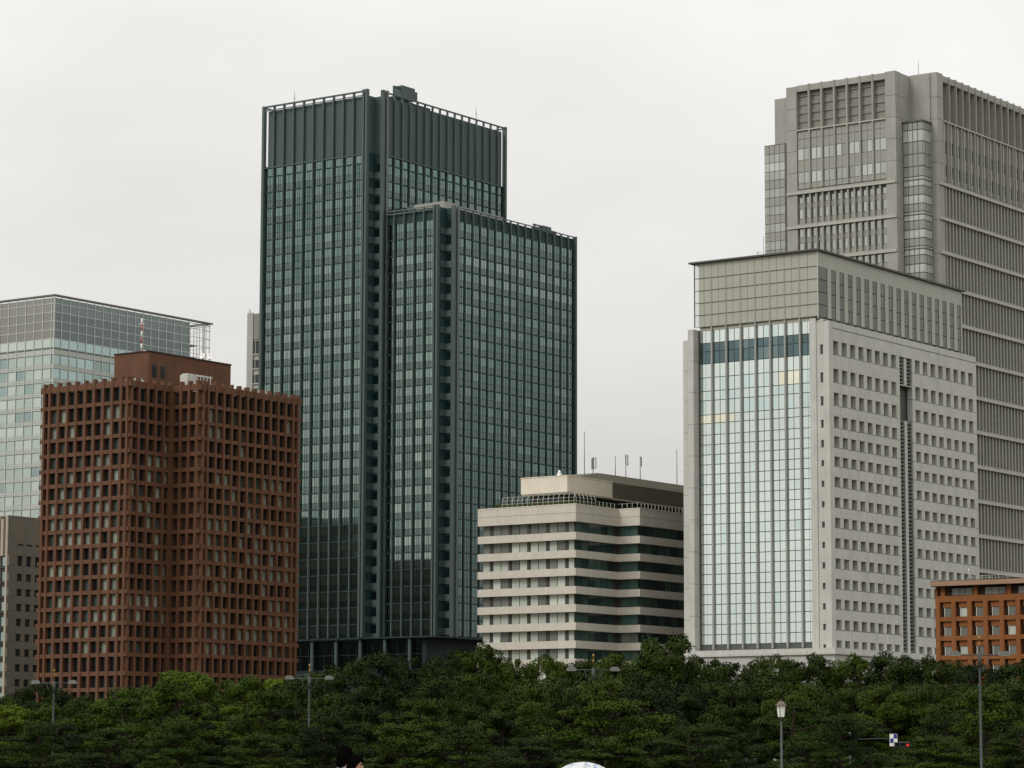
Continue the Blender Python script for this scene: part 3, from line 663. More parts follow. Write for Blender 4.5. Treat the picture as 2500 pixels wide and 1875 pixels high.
# ------------------------------------------------------------------ beige banded block
def beige_block():
    r = building('beige_banded_block', 15.7, 730, 'beige office block with horizontal bands, ribbon windows and projecting penthouse')
    B = M['beige']; rnd = random.Random(21)
    bands = [59.75-4.42*k for k in range(13)]
    outl = ((Lf, 0, 0, 29.7), (Rf, 0, 1.4, 18.9), (Lf, 18.9, -6.4, 0), (Rf, -6.4, 20.3, 66))
    for f, o, s0, s1 in outl:
        n = max(1, round((s1-s0)/5.7))
        for k in range(n):
            a, b = s0+(s1-s0)*k/n, s0+(s1-s0)*(k+1)/n
            g = .03 if k else 0
            piece(r, 'parapet_panel', f(o, a+g, b, 0, 1.4, 62.35, 64.45), B); piece(r, 'parapet_panel', f(o, a+g, b, 0, 1.4, 64.52, 66.5), B)
        piece(r, 'coping', f(o, s0-.1, s1, -.08, 1.45, 66.5, 66.7), M['beige_l'])
        for z in bands:
            for k in range(n):
                a, b = s0+(s1-s0)*k/n, s0+(s1-s0)*(k+1)/n; g = .03 if k else 0
                piece(r, 'floor_band', f(o, a+g, b, 0, 1.4, z-1.85, z), B)
    piece(r, 'core', (1.5, 65, 1.3, 29, 0, 66.0), M['e_core']); piece(r, 'core', (20.1, 64.9, -4.95, 1.3, 0, 65.9), M['e_core'])
    wl = [(26.9, 28.9)]
    for k in range(4): y = 25.8-5.7*k; wl += [(y-2.2, y), (y-4.6, y-2.42)]
    wl += [(1.0+.45, 3.0)]
    it = []
    rowm = [('g', 'g')]+[None]*12
    tops = [62.35]+[z-1.85 for z in bands]
    for i, t in enumerate(tops):
        for j, (a, b) in enumerate(wl):
            q = rnd.random()
            if i == 0: m = M['e_grey']
            else: m = M['e_blind'] if q < .72 else M['e_grey']
            if i == 1 and j in (0, 1, 2): m = M['e_grey']
            it.append((Lf(0, a, b, 1.36, 1.46, t-2.5, t-.03), m))
        for k in range(5): piece(r, 'window_pier', Lf(0, 26.35-5.7*k-.45, 26.35-5.7*k+.45, 1.2, 1.48, t-2.55, t), M['e_core'])
        for k in range(6):
            x = 1.7+2.85*k; it.append((Rf(0, x, x+2.6, 1.2, 1.28, t-2.5, t-.03), M['e_green'] if rnd.random() < .6 else M['e_dark']))
        for k in range(2): it.append((Lf(18.9, -6.4+1.4+k*2.5, -6.4+3.8+k*2.5, 1.1, 1.18, t-2.5, t-.03), M['e_green'] if i not in (6,) else M['e_grey']))
        for k in range(14): x = 20.5+3.0*k; it.append((Rf(-6.4, x, x+2.7, 1.3, 1.38, t-2.5, t-.03), M['e_dark'] if rnd.random() < .45 else M['e_green']))
    pieces(r, 'window', it, 'lower_windows')
    # penthouse
    piece(r, 'penthouse_glazing', (6.5, 63, 7.5, 18, 66.0, 70.2), M['e_dark'])
    n = 6
    piece(r, 'penthouse_wall', (3.0, 23.2, 4.6, 18.6, 70.0, 74.0), M['beige_l'])
    piece(r, 'penthouse_coping', (2.9, 23.25, 4.5, 18.7, 74.0, 74.2), M['beige_l']); piece(r, 'penthouse_soffit', (3.2, 63.5, 4.8, 18.4, 69.7, 70.0), B)
    piece(r, 'penthouse_wall', (23.2, 64, 4.75, 18.6, 70.02, 73.95), M['e_mono'])
    v = [(7.5, 4.9, 73.9), (64, 4.9, 73.9), (64, 18.4, 73.9), (7.5, 18.4, 73.9), (9.0, 6.9, 76.25), (64, 6.9, 76.25), (64, 16.4, 76.25), (9.0, 16.4, 76.25)]
    mesh_obj('sloped_roof', [(a+(12.6 if a < 10 else 0), b, c) for a, b, c in v], list(_F), M['e_mono'], r)
    v2 = [(7.5, 5.2, 74.1), (20.2, 5.2, 74.1), (20.2, 18.0, 74.1), (7.5, 18.0, 74.1), (19.8, 6.9, 76.2), (21.5, 6.9, 76.2), (21.5, 16.4, 76.2), (19.8, 16.4, 76.2)]
    mesh_obj('roof_hip', v2, list(_F), M['e_mono'], r)
    # planter and curved guard rail along the roof edge
    h = piece(r, 'roof_hedge', (3.4, 20, 3.2, 27, 66.3, 67.9), M['plant'])
    def rail(name, pts, hgt, curved):
        for i, (x, y, dx, dy) in enumerate(pts):
            p = [(x, y, 66.7), (x, y, 66.7+hgt*.6), (x+dx*.25, y+dy*.25, 66.7+hgt*.88), (x+dx*.6, y+dy*.6, 66.7+hgt)] if curved else [(x, y, 66.7), (x, y, 66.7+hgt)]
            tube('rail_post', p, .07, M['rail'], r, seg=5)
    rail('r', [(.7, 1.0+1.55*k, 1, 0) for k in range(15)], 2.6, True)
    rail('r', [(1.2+1.7*k, .7, 0, 1) for k in range(6)], 2.6, True)
    rail('r', [(11.4+1.7*k, .7, 0, 1) for k in range(5)], 1.3, False)
    rail('r', [(19.3, -.9-1.5*k, 0, 0) for k in range(4)], 1.3, False)
    rail('r', [(20.3+1.6*k, -5.9, 0, 0) for k in range(20)], 1.3, False)
    for z in (67.5, 68.3): piece(r, 'guard_rail', (.66, .72, 1, 22.8, z, z+.07), M['rail']); piece(r, 'guard_rail', (.75, 9.8, .66, .72, z, z+.07), M['rail'])
    piece(r, 'guard_rail', (1.3, 1.36, 1.4, 22.7, 69.28, 69.34), M['rail'])
    piece(r, 'guard_rail', (9.9, 18.6, .66, .72, 67.95, 68.0), M['rail']); piece(r, 'guard_rail', (19.27, 19.33, -5.8, .6, 67.95, 68.0), M['rail']); piece(r, 'guard_rail', (19.4, 52, -5.93, -5.87, 67.95, 68.0), M['rail'])
    # aerials on the roof
    def aer(x, y, z, h, l, panels, rad=.10):
        t = tag(empty('roof_aerial', (x, y, z)), l, 'aerial'); tube('pole', [(0, 0, 0), (0, 0, h)], rad, M['steel'], t, seg=6)
        for (px_, z0, z1, w) in panels:
            piece(t, 'panel', (px_-w/2, px_+w/2, -.15, .15, z0, z1), M['steel']); 
            if abs(px_) > .2: piece(t, 'bracket', (min(px_, 0), max(px_, 0), -.05, .05, z0+.3, z0+.42), M['steel']); piece(t, 'bracket', (min(px_, 0), max(px_, 0), -.05, .05, z1-.42, z1-.3), M['steel'])
        return t
    aer(18.2, 745, 74.1, 12.0, 'tallest slim pole aerial on the front corner of the beige block roof', [])
    aer(20.8, 762, 76.2, 5.3, 'cluster of phone panel aerials next to the tall slim pole', [(-.25, 2.2, 4.9, .35), (.1, 2.0, 5.2, .4), (.75, 2.3, 5.2, .22)])
    aer(26.8, 770, 76.2, 6.4, 'bare short pole aerial at the ridge end of the sloped roof', [])
    aer(29.7, 775, 76.2, 7.3, 'pole with one narrow phone panel held off its side', [(.5, 4.4, 7.2, .25), (0, 4.8, 7.3, .3)])
    aer(33.8, 783, 76.2, 7.9, 'pole aerial with a flat box panel fixed to it', [(.3, 5.0, 7.5, .3)])
    aer(44.0, 793, 76.2, 10.6, 'slim pole aerial close beside the granite block pier', [])
    t = tag(empty('roof_camera', g2w(r, 3.8, 7.5, 74.2), GRID), 'small white camera dome on the edge of the pale penthouse', 'camera')
    piece(t, 'mount', (-.4, .4, -.4, .4, 0, .7), M['white_paint']); lathe('dome', [(.35, 0), (.38, .3), (.2, .65), (.05, .7)], M['white_paint'], t, (0, 0, .7))
beige_block()

# ------------------------------------------------------------------ green glass office at the far left
def glass_office():
    r = building('green_glass_office', -159.5, 1030, 'pale green glass office tower with open lattice crown behind the brown tower')
    rnd = random.Random(5); P = 4.17
    Ln, Rn = 15, 20
    wy = [.35+(P if k else 0)*0+max(0, k-1)*P+(1.15 if k else 0) for k in range(Ln)]
    wx = [0, 3.55]+[3.55+P*k for k in range(1, 19)]
    wy = [0, 1.25]+[1.25+P*k for k in range(1, 14)]
    win, ban = [], []
    zt = 145.0
    lines = [zt-4.88*k for k in range(26)]
    for i, z in enumerate(lines):
        for a, b in zip(wy, wy[1:]):
            q = rnd.random(); m = M['f_win'] if q < .5 else (M['f_win2'] if q < .92 else M['f_win3'])
            if i == 0: m = M['f_win3'] if q < .7 else M['f_win']
            win.append((i, Lf(0, a+.07, b-.07, .06, .16, z-3.3, z-.1), m)); ban.append((i, Lf(0, a+.05, b-.05, 0, .16, z-4.15, z-3.35), M['f_band'])); ban.append((i, Lf(0, a+.05, b-.05, 0, .16, z-4.8, z-4.2), M['f_band']))
        if i < 8:
            for a, b in zip(wx, wx[1:]):
                q = rnd.random(); m = M['f_win3'] if q < .7 else M['b_g2']
                win.append((i+.5, Rf(0, a+.07, b-.07, .06, .16, z-3.3, z-.1), m)); ban.append((i+.5, Rf(0, a+.05, b-.05, 0, .16, z-4.8, z-3.35), M['f_band']))
    win.sort(key=lambda t: t[0]); ban.sort(key=lambda t: t[0])
    pieces(r, 'window', [(b, m) for _, b, m in win], 'lower_windows'); pieces(r, 'floor_band', [(b, m) for _, b, m in ban], 'lower_floor_bands')
    piece(r, 'core', (.17, 82, .17, 55.2, 0, 147.0), M['f_line'])
    for z in lines: piece(r, 'shadow_line', Lf(0, 0, 55, -.15, .1, z-.1, z+.1), M['f_line'])
    for a, b in zip(wy, wy[1:]): piece(r, 'plant_panel', Lf(0, a+.05, b-.05, 0, .16, 145.15, 147.0), M['f_band']); piece(r, 'plant_panel', Lf(0, a+.05, b-.05, 0, .16, 147.6, 150.5), M['f_win2'])
    for a, b in zip(wx, wx[1:]): piece(r, 'plant_panel', Rf(0, a+.05, b-.05, 0, .16, 145.15, 147.0), M['f_band']); piece(r, 'plant_panel', Rf(0, a+.05, b-.05, 0, .16, 147.6, 150.5), M['f_win3'])
    piece(r, 'dark_course', (-.1, 82, -.1, 55, 147.05, 147.55), M['f_line'])
    # lattice crown
    cz = [150.6, 153.75, 156.85, 159.95, 163.0, 164.9]
    cr, cl = [], []
    for z0, z1 in zip(cz, cz[1:]):
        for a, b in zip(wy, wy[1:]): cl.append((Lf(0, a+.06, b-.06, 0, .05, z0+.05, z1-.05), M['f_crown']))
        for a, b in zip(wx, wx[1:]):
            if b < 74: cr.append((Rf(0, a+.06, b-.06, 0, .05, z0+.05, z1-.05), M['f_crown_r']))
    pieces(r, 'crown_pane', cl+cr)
    piece(r, 'plant_room', (5, 70, 8, 48, 147, 161.5), M['f_in']); piece(r, 'crown_floor', (.5, 81.5, .5, 54.8, 150.0, 150.3), M['f_in'])
    for z in cz: piece(r, 'lattice_rail', Lf(0, 0, 55, -.12, .06, z-.1, z+.1), M['f_mull']); piece(r, 'lattice_rail', Rf(0, 0, 82, -.12, .06, z-.1, z+.1), M['f_mull'])
    for z in cz: piece(r, 'lattice_rail', (81.9, 82.1, .1, 20, z-.07, z+.07), M['f_mull'])
    for s in wy: piece(r, 'mullion', Lf(0, s-.13, s+.13, -.2, .1, 30, 165.2), M['f_mull'])
    for s in wx: piece(r, 'mullion', Rf(0, s-.13, s+.13, -.2, .1, 100, 165.2), M['f_mull'])
    for x in (76.3, 78.1, 79.9, 81.8): piece(r, 'lattice_post', (x-.12, x+.12, .1, .4, 147, 165.2), M['f_mull'])
    for y in (3, 8, 13, 18): piece(r, 'lattice_post', (81.7, 82.0, y-.12, y+.12, 147, 165.2), M['f_mull'])
    for x, y in ((77, 6), (75, 14), (79, 12)): piece(r, 'lattice_post', (x-.35, x+.35, y-.35, y+.35, 147, 165.2), M['f_in'])
    for z in (152.5, 157.0): piece(r, 'stair_landing', (71, 77.5, 3, 12, z, z+.5), M['f_in'])
    for b in ((-.7, .9, -.7, 55.7), (.9, 82.7, -.7, .9), (81.1, 82.7, .9, 55.7), (.9, 81.1, 54.1, 55.7)): piece(r, 'roof_edge', (*b, 165.55, 166.1), M['f_line'])
glass_office()

# ------------------------------------------------------------------ taupe block at the left edge
def taupe_block():
    r = building('taupe_office_block', -134.9, 800, 'taupe stone office block with small paired windows beside the brown tower')
    W = M['g_wall']
    tops = [58.7, 53.9]+[49.85-4.03*k for k in range(12)]
    hs = [2.7, 1.95]+[1.95]*12
    cols = [3.7+3.35*k for k in range(9)]
    prev = 69.4
    for t, h in zip(tops, hs):
        piece(r, 'wall_course', Rf(0, 0, 34, 0, .6, t, prev-.05), W)
        xs = [0]+[v for c in cols for v in (c, c+1.9)]+[34]
        for a, b in zip(xs[::2], xs[1::2]): piece(r, 'wall_pier', Rf(0, a, b, .02, .6, t-h, t), W)
        for c in cols: piece(r, 'window', Rf(0, c, c+1.9, .42, .5, t-h, t), M['void'])
        prev = t-h
    piece(r, 'wall_course', Rf(0, 0, 34, 0, .6, 0, prev), W)
    for c in cols[:6]: piece(r, 'vent_slot', Rf(0, c, c+2.1, -.04, .2, 61.5, 61.9), M['void'])
    piece(r, 'body', (1.6, 34, .6, 47, 0, 69.3), W); piece(r, 'rear_body', (4, 33.9, 47, 96, 0, 84), M['g_wall'])
    piece(r, 'body_edge', (.6, 1.6, .6, 47, 0, 69.2), M['e_core'])
    piece(r, 'corner_pier', (-.3, .55, 0, .6, 0, 69.35), M['g_pier'])
    piece(r, 'side_panel', (-.2, .6, 1.7, 2.6, 58.5, 68.4), M['g_pier']); piece(r, 'side_panel', (.1, .6, .62, 1.7, 58.5, 69.2), W)
    for k in range(14): piece(r, 'side_window', (.45, .58, .7, 2.9, 55.9-4.03*k, 58.2-4.03*k), M['f_win3']); piece(r, 'side_sill', (.3, .6, .7, 2.9, 55.2-4.03*k, 55.85-4.03*k), M['e_core'])
    for k in range(10): piece(r, 'corner_pier', (-.3, .55, 3.0+4*k, 3.5+4*k, 0, 69.3), M['g_pier'])
taupe_block()

# ------------------------------------------------------------------ pale sliver between the towers
def pale_tower():
    r = building('pale_grey_tower', -89.6, 1000, 'narrow strip of a pale grey tower squeezed beside the dark tower')
    W = M['h_wall']
    piece(r, 'body', (.5, 25, -30, 0, 0, 154.5), W); piece(r, 'corner_pier', Lf(0, -2.6, 0, 0, .5, 0, 155), W); piece(r, 'louvre_panel', Lf(0, -5.6, -2.9, .2, .5, 145.9, 154.6), M['d_span'])
    for k in range(6): piece(r, 'louvre_slat', Lf(0, -3.3-k*.42, -3.1-k*.42, .05, .2, 146.2, 154.4), W)
    piece(r, 'wall_pier', Lf(0, -30, -5.6, 0, .5, 0, 154.8), W)
    for z0, z1 in ((140.9, 145.3), (136.0, 138.8), (131.0, 133.8), (126.2, 129), (121.4, 124.2), (116.6, 119.4)):
        piece(r, 'window', Lf(0, -5.3, -3.6, .3, .48, z0, z1), M['void']); piece(r, 'sill', Lf(0, -5.6, -2.7, .1, .49, z0-.5, z0-.02), W); piece(r, 'window', Lf(0, -3.1, -2.7, .4, .49, z0, z1), M['void'])
    t = tag(empty('roof_aerial', g2w(r, .8, -.5, 154.5)), 'tiny aerial on the corner of the pale grey strip tower', 'aerial'); tube('rod', [(0, 0, 0), (0, 0, 1.6)], [.3, .12], M['steel'], t); tube('arm', [(-.9, 0, 1.8), (.2, 0, 1.4)], .08, M['steel'], t)
pale_tower()

# ------------------------------------------------------------------ low orange brick block on the right
def orange_block():
    r = building('orange_brick_block', 90.6, 640, 'low orange brick office block with flat cornice and square windows')
    B = M['brick_r']; rnd = random.Random(8)
    piece(r, 'core', (1.0, 22, -36, -.4, 0, 40.8), M['brick_core'])
    piece(r, 'cornice', (-1.1, 22.5, -36.5, .4, 40.9, 42.1), M['brick_core']); piece(r, 'cornice_face', (-1.25, -1.1, -36.5, .5, 41.0, 42.0), M['beige'])
    M_c = surf('brown_fascia', (.27, .17, .11), .8, .15, .3, 4)
    r.children[-1].data = r.children[-1].data.copy(); r.children[-1].data.materials[0] = M_c
    for k in range(5):
        y = -1.1-7.75*k
        piece(r, 'loft_pier', Lf(0, y-1.0, y, .4, 1.4, 38.9, 40.9), B)
        piece(r, 'loft_shade', Lf(0, y-2.6, y-1.05, 1.5, 1.6, 38.9, 40.9), M['void'])
        for j in range(3): piece(r, 'loft_window', Lf(0, y-4.15-1.6*j, y-2.65-1.6*j, .75, .85, 39.05, 40.5), M['e_grey'])
    cols = [-1.9-3.75*k for k in range(9)]
    tops = [36.4-4.1*k for k in range(9)]
    piece(r, 'parapet', Lf(0, -36, 0, 0, 1.0, 37.6, 38.9), B)
    for t in tops:
        piece(r, 'floor_band', Lf(0, -36, 0, 0, 1.0, t-2.9, t-1.95), B)
        for c in cols:
            piece(r, 'lintel', Lf(0, c-2.95, c+.25, .45, 1.0, t, t+1.2), B)
            piece(r, 'window_frame', [Lf(0, c-2.4, c-2.22, .5, .75, t-1.95, t), Lf(0, c-.18, c, .5, .75, t-1.95, t)], M['rail'])
            piece(r, 'window', Lf(0, c-2.22, c-.18, .65, .72, t-1.93, t-.02), M['e_grey'] if rnd.random() < .8 else M['e_blind'])
    for k in range(10): s = -.75-3.75*k+.15; piece(r, 'pier', Lf(0, s-.5-.0, s+.5, -.1, 1.0, 0, 37.6), B)
    piece(r, 'end_wall', (.2, 22, -.4, 0, 0, 40.8), B)
    # roof rail and small mast
    for k in range(14): tube('rail_post', [(.3, -8.9-2*k, 42.1), (.3, -8.9-2*k, 43.0)], .05, M['rail'], r, seg=5)
    piece(r, 'guard_rail', (.27, .33, -35, -8.9, 42.97, 43.04), M['rail']); piece(r, 'guard_rail', (.27, .33, -35, -8.9, 42.5, 42.55), M['rail'])
    t = tag(empty('roof_lamp', g2w(r, .6, -7.8, 42.1), GRID), 'small white roof lamp at the rail end of the orange brick block', 'lamp')
    tube('post', [(0, 0, 0), (0, 0, 2.0)], .06, M['rail'], t, seg=6); lathe('globe', [(.03, 0), (.18, .12), (.2, .28), (.1, .42), (.02, .45)], M['white_paint'], t, (0, 0, 1.95), 8); piece(t, 'box', (-.3, .3, -.3, .3, 0, .5), M['steel'])
orange_block()
# ------------------------------------------------------------------ trees
def leaf_mat(name, c0, c1):
    m, n, l, b = newmat(name)
    b.inputs['Roughness'].default_value = .7; b.inputs['Specular IOR Level'].default_value = .12
    g = n.new('ShaderNodeNewGeometry'); oi = n.new('ShaderNodeObjectInfo')
    a = n.new('ShaderNodeTexNoise'); a.inputs['Scale'].default_value = .5; a.inputs['Detail'].default_value = 5; l.new(g.outputs['Position'], a.inputs['Vector'])
    ad = n.new('ShaderNodeMath'); ad.operation = 'MULTIPLY_ADD'; l.new(g.outputs['Random Per Island'], ad.inputs[0]); ad.inputs[1].default_value = .22; l.new(a.outputs[0], ad.inputs[2])
    ad2 = n.new('ShaderNodeMath'); ad2.operation = 'MULTIPLY_ADD'; l.new(oi.outputs['Random'], ad2.inputs[0]); ad2.inputs[1].default_value = .62; l.new(ad.outputs[0], ad2.inputs[2])
    mr = n.new('ShaderNodeMapRange'); mr.inputs['From Min'].default_value = .55; mr.inputs['From Max'].default_value = 1.35; l.new(ad2.outputs[0], mr.inputs['Value'])
    mx = n.new('ShaderNodeMix'); mx.data_type = 'RGBA'; l.new(mr.outputs[0], mx.inputs['Factor'])
    mx.inputs[6].default_value = (*c0, 1); mx.inputs[7].default_value = (*c1, 1); l.new(mx.outputs[2], b.inputs['Base Color'])
    return m
M['leaf'] = leaf_mat('broad_leaves', (.0045, .013, .0004), (.037, .060, .0015))
M['leaf_y'] = leaf_mat('yellow_green_leaves', (.015, .037, .0008), (.074, .108, .0025))
M['needle'] = leaf_mat('pine_needles', (.0035, .012, .0004), (.036, .062, .0016))
M['bark'] = surf('bark', (.035, .026, .02), .95, .3, 2, 12, .1, False)

def cards(spec, rnd):
    """spec: list of (centre, outward, size) -> small bent leaf sprays"""
    vs, fs, ns = [], [], []
    for c, nrm, s in spec:
        n = (nrm.normalized()+Vector((rnd.uniform(-.5, .5), rnd.uniform(-.5, .5), rnd.uniform(-.35, .5)))).normalized()
        a = n.cross(Vector((rnd.uniform(-1, 1), rnd.uniform(-1, 1), rnd.uniform(-1, 1)))).normalized(); b = n.cross(a)
        w, h = s*rnd.uniform(.6, 1.1), s*rnd.uniform(.35, .7)
        k = len(vs); bend = n*(s*.22)
        for p in (c-a*w*.5-bend, c-b*h*.5, c+a*w*.5-bend, c+b*h*.5): vs.append((p.x, p.y, p.z))
        q = (nrm.normalized()*1.2+n*.6).normalized(); ns += [tuple(q)]*4
        fs.append((k, k+1, k+2, k+3))
    return vs, fs, ns
def limbs(pts_list, seg=7):
    vs, fs = [], []
    for pts, rr in pts_list:
        v, f = tube_data(pts, rr, seg); k = len(vs); vs += v; fs += [tuple(i+k for i in q) for q in f]
    return vs, fs
def crown_mesh(vs, fs, ns, m):
    me = mk('crown', vs, fs, m, True); me.normals_split_custom_set_from_vertices(ns); return me
def mk(name, vs, fs, m, smooth=False):
    me = bpy.data.meshes.new(name); me.from_pydata(vs, [], fs); me.update(); me.materials.append(m)
    if smooth: me.polygons.foreach_set('use_smooth', [True]*len(me.polygons))
    return me
def broad_mesh(seed, mat):
    """unit: 16 m tall, crown about 5.5 m radius"""
    rnd = random.Random(seed); spec = []; br = []
    br.append(([(0, 0, 0), (.1, .05, 2.5), (-.1, .1, 5), (.15, 0, 8.5), (0, .1, 12.5)], [.42, .34, .3, .22, .08]))
    lob = []
    for k in range(84):
        u = rnd.random()**.5; th = k*2.399+rnd.uniform(-.3, .3); z = rnd.uniform(-1, 1)
        rr = math.sqrt(max(0, 1-z*z*.92))*rnd.uniform(.55, .95)
        c = Vector((5.2*rr*math.cos(th), 5.2*rr*math.sin(th), 9.6+5.2*z)); lr = rnd.uniform(.65, 1.9)*(1.05-.25*max(0, z))
        if c.z+lr > 16: c.z = 16-lr
        lob.append((c, lr))
        if k % 3 == 0: br.append(([(0, 0, 3.5+4*rnd.random()), tuple(c*.5+Vector((0, 0, 3.2))), tuple(c)], [.2, .12, .04]))
    for c, lr in lob:
        bumps = [Vector((rnd.gauss(0, 1), rnd.gauss(0, 1), rnd.gauss(.2, 1))).normalized() for _ in range(7)]
        sq = rnd.uniform(.55, .85)
        for _ in range(int(190*lr*lr)+30):
            d = Vector((rnd.gauss(0, 1), rnd.gauss(0, 1), rnd.gauss(.2, 1))).normalized()
            rr = lr*(.62+.55*max(0, max(d.dot(b) for b in bumps))**4)*(rnd.uniform(.75, 1.08) if rnd.random() < .88 else rnd.uniform(1.0, 1.35))
            p = c+Vector((d.x*rr, d.y*rr, d.z*rr*sq))
            o = Vector((p.x, p.y, (p.z-9.6)*1.0)).normalized()
            spec.append((p, (d*.8+o*.45+Vector((0, 0, .25))), rnd.uniform(.24, .5)))
    return crown_mesh(*cards(spec, rnd), mat), mk('trunk', *limbs(br), M['bark'], True)
def pine_mesh(seed, mat, lean):
    """unit: 8 m tall, layered flat pads 4.5 m out"""
    rnd = random.Random(seed); spec = []; br = []
    tr = [Vector((0, 0, 0)), Vector((lean*.5, .1, 1.6)), Vector((lean*1.1, -.1, 3.4)), Vector((lean*.7, .2, 5.2)), Vector((lean*.9, 0, 7.3))]
    br.append((tr, [.30, .26, .2, .14, .06]))
    pads = [(Vector((lean*.9, 0, 7.2)), 1.7, .75), (Vector((lean*.6+.9, .4, 6.6)), 1.3, .6)]
    n = 13
    for k in range(n):
        z = 1.3+5.0*(k/(n-1))+rnd.uniform(-.3, .3); t = z/8
        reach = (3.7*(1-t)**.5+.7)*rnd.uniform(.6, 1.05); th = k*2.399+rnd.uniform(-.4, .4)
        base = tr[min(4, int(z/1.7))]
        c = Vector((base.x+reach*math.cos(th), base.y+reach*math.sin(th), z)); pads.append((c, rnd.uniform(1.25, 2.2)*(1.12-.3*t), rnd.uniform(.45, .8)))
        br.append(([(base.x, base.y, max(.4, z-.8)), tuple((Vector((base.x, base.y, z-.8))+c)*.5+Vector((0, 0, -.25))), (c.x, c.y, c.z-.15)], [.13, .09, .04]))
    for c, pr, ph in pads:
        sub = [(c+Vector((rnd.uniform(-.8, .8)*pr, rnd.uniform(-.8, .8)*pr, rnd.uniform(-.18, .22))), rnd.uniform(.28, .55)*pr) for _ in range(11)]
        for sc, sr in sub:
            for _ in range(int(210*sr*sr)+20):
                a = rnd.uniform(0, 6.283); q = math.sqrt(rnd.random()); up = rnd.random()
                dome = math.sqrt(max(0, 1-q*q))
                p = sc+Vector((sr*q*math.cos(a), sr*q*math.sin(a), ph*dome*(up if up > .2 else -.4*up)))
                nn = Vector((math.cos(a)*q*.9, math.sin(a)*q*.9, .8))
                spec.append((p, nn, rnd.uniform(.15, .30)))
    return crown_mesh(*cards(spec, rnd), mat), mk('trunk', *limbs(br), M['bark'], True)
BROAD = [broad_mesh(s, M['leaf']) for s in (1, 2, 3)]; BROADY = [broad_mesh(s, M['leaf_y']) for s in (4, 5)]
PINE = [pine_mesh(s, M['needle'], l) for s, l in ((11, .6), (12, -.8), (13, 1.1), (14, -.3), (15, .2))]
tr_rnd = random.Random(77)
def tree(name, kind, x, y, h, rad, label, group=None, rz=None):
    crown, trunk = kind
    H0, R0 = (16.0, 5.9) if kind in BROAD or kind in BROADY else (8.0, 4.6)
    t = tag(empty(name, (x, y, 0), tr_rnd.uniform(0, 6.28) if rz is None else rz), label, 'tree', group)
    s = (rad/R0, rad/R0*tr_rnd.uniform(.9, 1.1), h/H0)
    for nm, me in (('trunk', trunk), ('crown', crown)):
        o = obj(nm, me, t); o.scale = s
    return t
def below(x, y):
    """what stands behind a tree: the building it is seen against from the plaza"""
    a = x/y
    return ('taupe office block' if a < -.150 else 'brown tile tower' if a < -.075 else 'dark glass tower' if a < -.016 else 'beige banded block' if a < .058
            else 'granite office block' if a < .140 else 'orange brick block')
def planted(kind, x, y, h, w, look, name):
    b = below(x, y); l = '%s planted in front of the %s' % (look, b)
    return tree(name, kind, x, y, h, w, l, '%s by the %s' % (look, b))
BL = [(-72.6,430,12.4,4.8),(-67.0,430,14.1,5.1),(-59.8,425,12.2,4.2),(-55.1,440,13.7,4.8),(-47.6,440,16.1,7.0),(-40.4,450,15.5,5.8),(-34.2,450,15.3,5.2),(-27.4,420,15.3,4.8),(-21.5,400,16.5,5.0),(-14.2,420,17.6,5.2),(-10.5,470,20.0,5.2),(-5.5,480,22.2,6.2),(0.4,480,19.7,5.0),(5.9,500,20.9,5.6),(12.1,500,20.7,5.6),(17.5,480,20.6,5.6),(23.7,460,21.9,7.2),(30.0,470,19.3,5.4),(35.8,480,18.6,5.6),(43.1,500,20.4,6.4),(49.6,500,20.8,6.4),(56.4,500,20.6,6.4),(61.1,480,20.1,6.4),(68.3,480,19.7,6.4),(73.2,470,18.1,5.8),(79.0,470,18.4,5.8)]
for i, (x, y, h, w) in enumerate(BL):
    h *= 1.07 if x > 20 else 1.04
    yl = i in (3, 4, 5, 6)
    planted((BROADY if yl else BROAD)[i % (2 if yl else 3)], x, y, h, w, 'tall yellow green leafy tree' if yl else 'tall dark green leafy tree', 'leafy_tree')
# a second, lower row of leafy trees nearer the park
for k in range(22):
    x = -64+k*6.2+tr_rnd.uniform(-1.5, 1.5); y = 388+tr_rnd.uniform(-14, 14)
    h = (10.5 if x < -30 else 13.2)+tr_rnd.uniform(-1.5, 1.2)
    yl = x < -28 and k % 2 == 0
    planted((BROADY if yl else BROAD)[k % 2], x, y, h, tr_rnd.uniform(4.6, 5.6), 'rounded yellow green leafy tree' if yl else 'rounded dark leafy tree', 'leafy_tree')
for k in range(13):
    x = -12+k*8+tr_rnd.uniform(-1.5, 1.5)
    planted(BROAD[k % 3], x, 440+tr_rnd.uniform(-8, 8), tr_rnd.uniform(15, 17), tr_rnd.uniform(6, 7), 'broad dark leafy tree', 'leafy_tree')
for k in range(15):
    x = -58+k*7.9+tr_rnd.uniform(-2, 2); y = 318+tr_rnd.uniform(-9, 9)
    planted(PINE[k % 5], x, y, tr_rnd.uniform(6.4, 11.0), tr_rnd.uniform(4.8, 6.6), 'large layered pine', 'pine_tree')
for k in range(16):
    x = -47+k*6.1+tr_rnd.uniform(-1.3, 1.3); y = 266+tr_rnd.uniform(-10, 10)
    if 27 < x*244/y < 34: y = 272; x += 1.0
    planted(PINE[(k*3+1) % 5], x, y, tr_rnd.uniform(3.2, 6.4), tr_rnd.uniform(3.2, 4.8), 'small spreading pine', 'pine_tree')
for k in range(24):
    x = -52+k*4.5+tr_rnd.uniform(-1, 1); y = 292+tr_rnd.uniform(-6, 6)
    planted(BROAD[k % 3], x, y, tr_rnd.uniform(2.4, 3.4), tr_rnd.uniform(2.3, 3.0), 'low clipped shrub', 'shrub')['category'] = 'shrub'
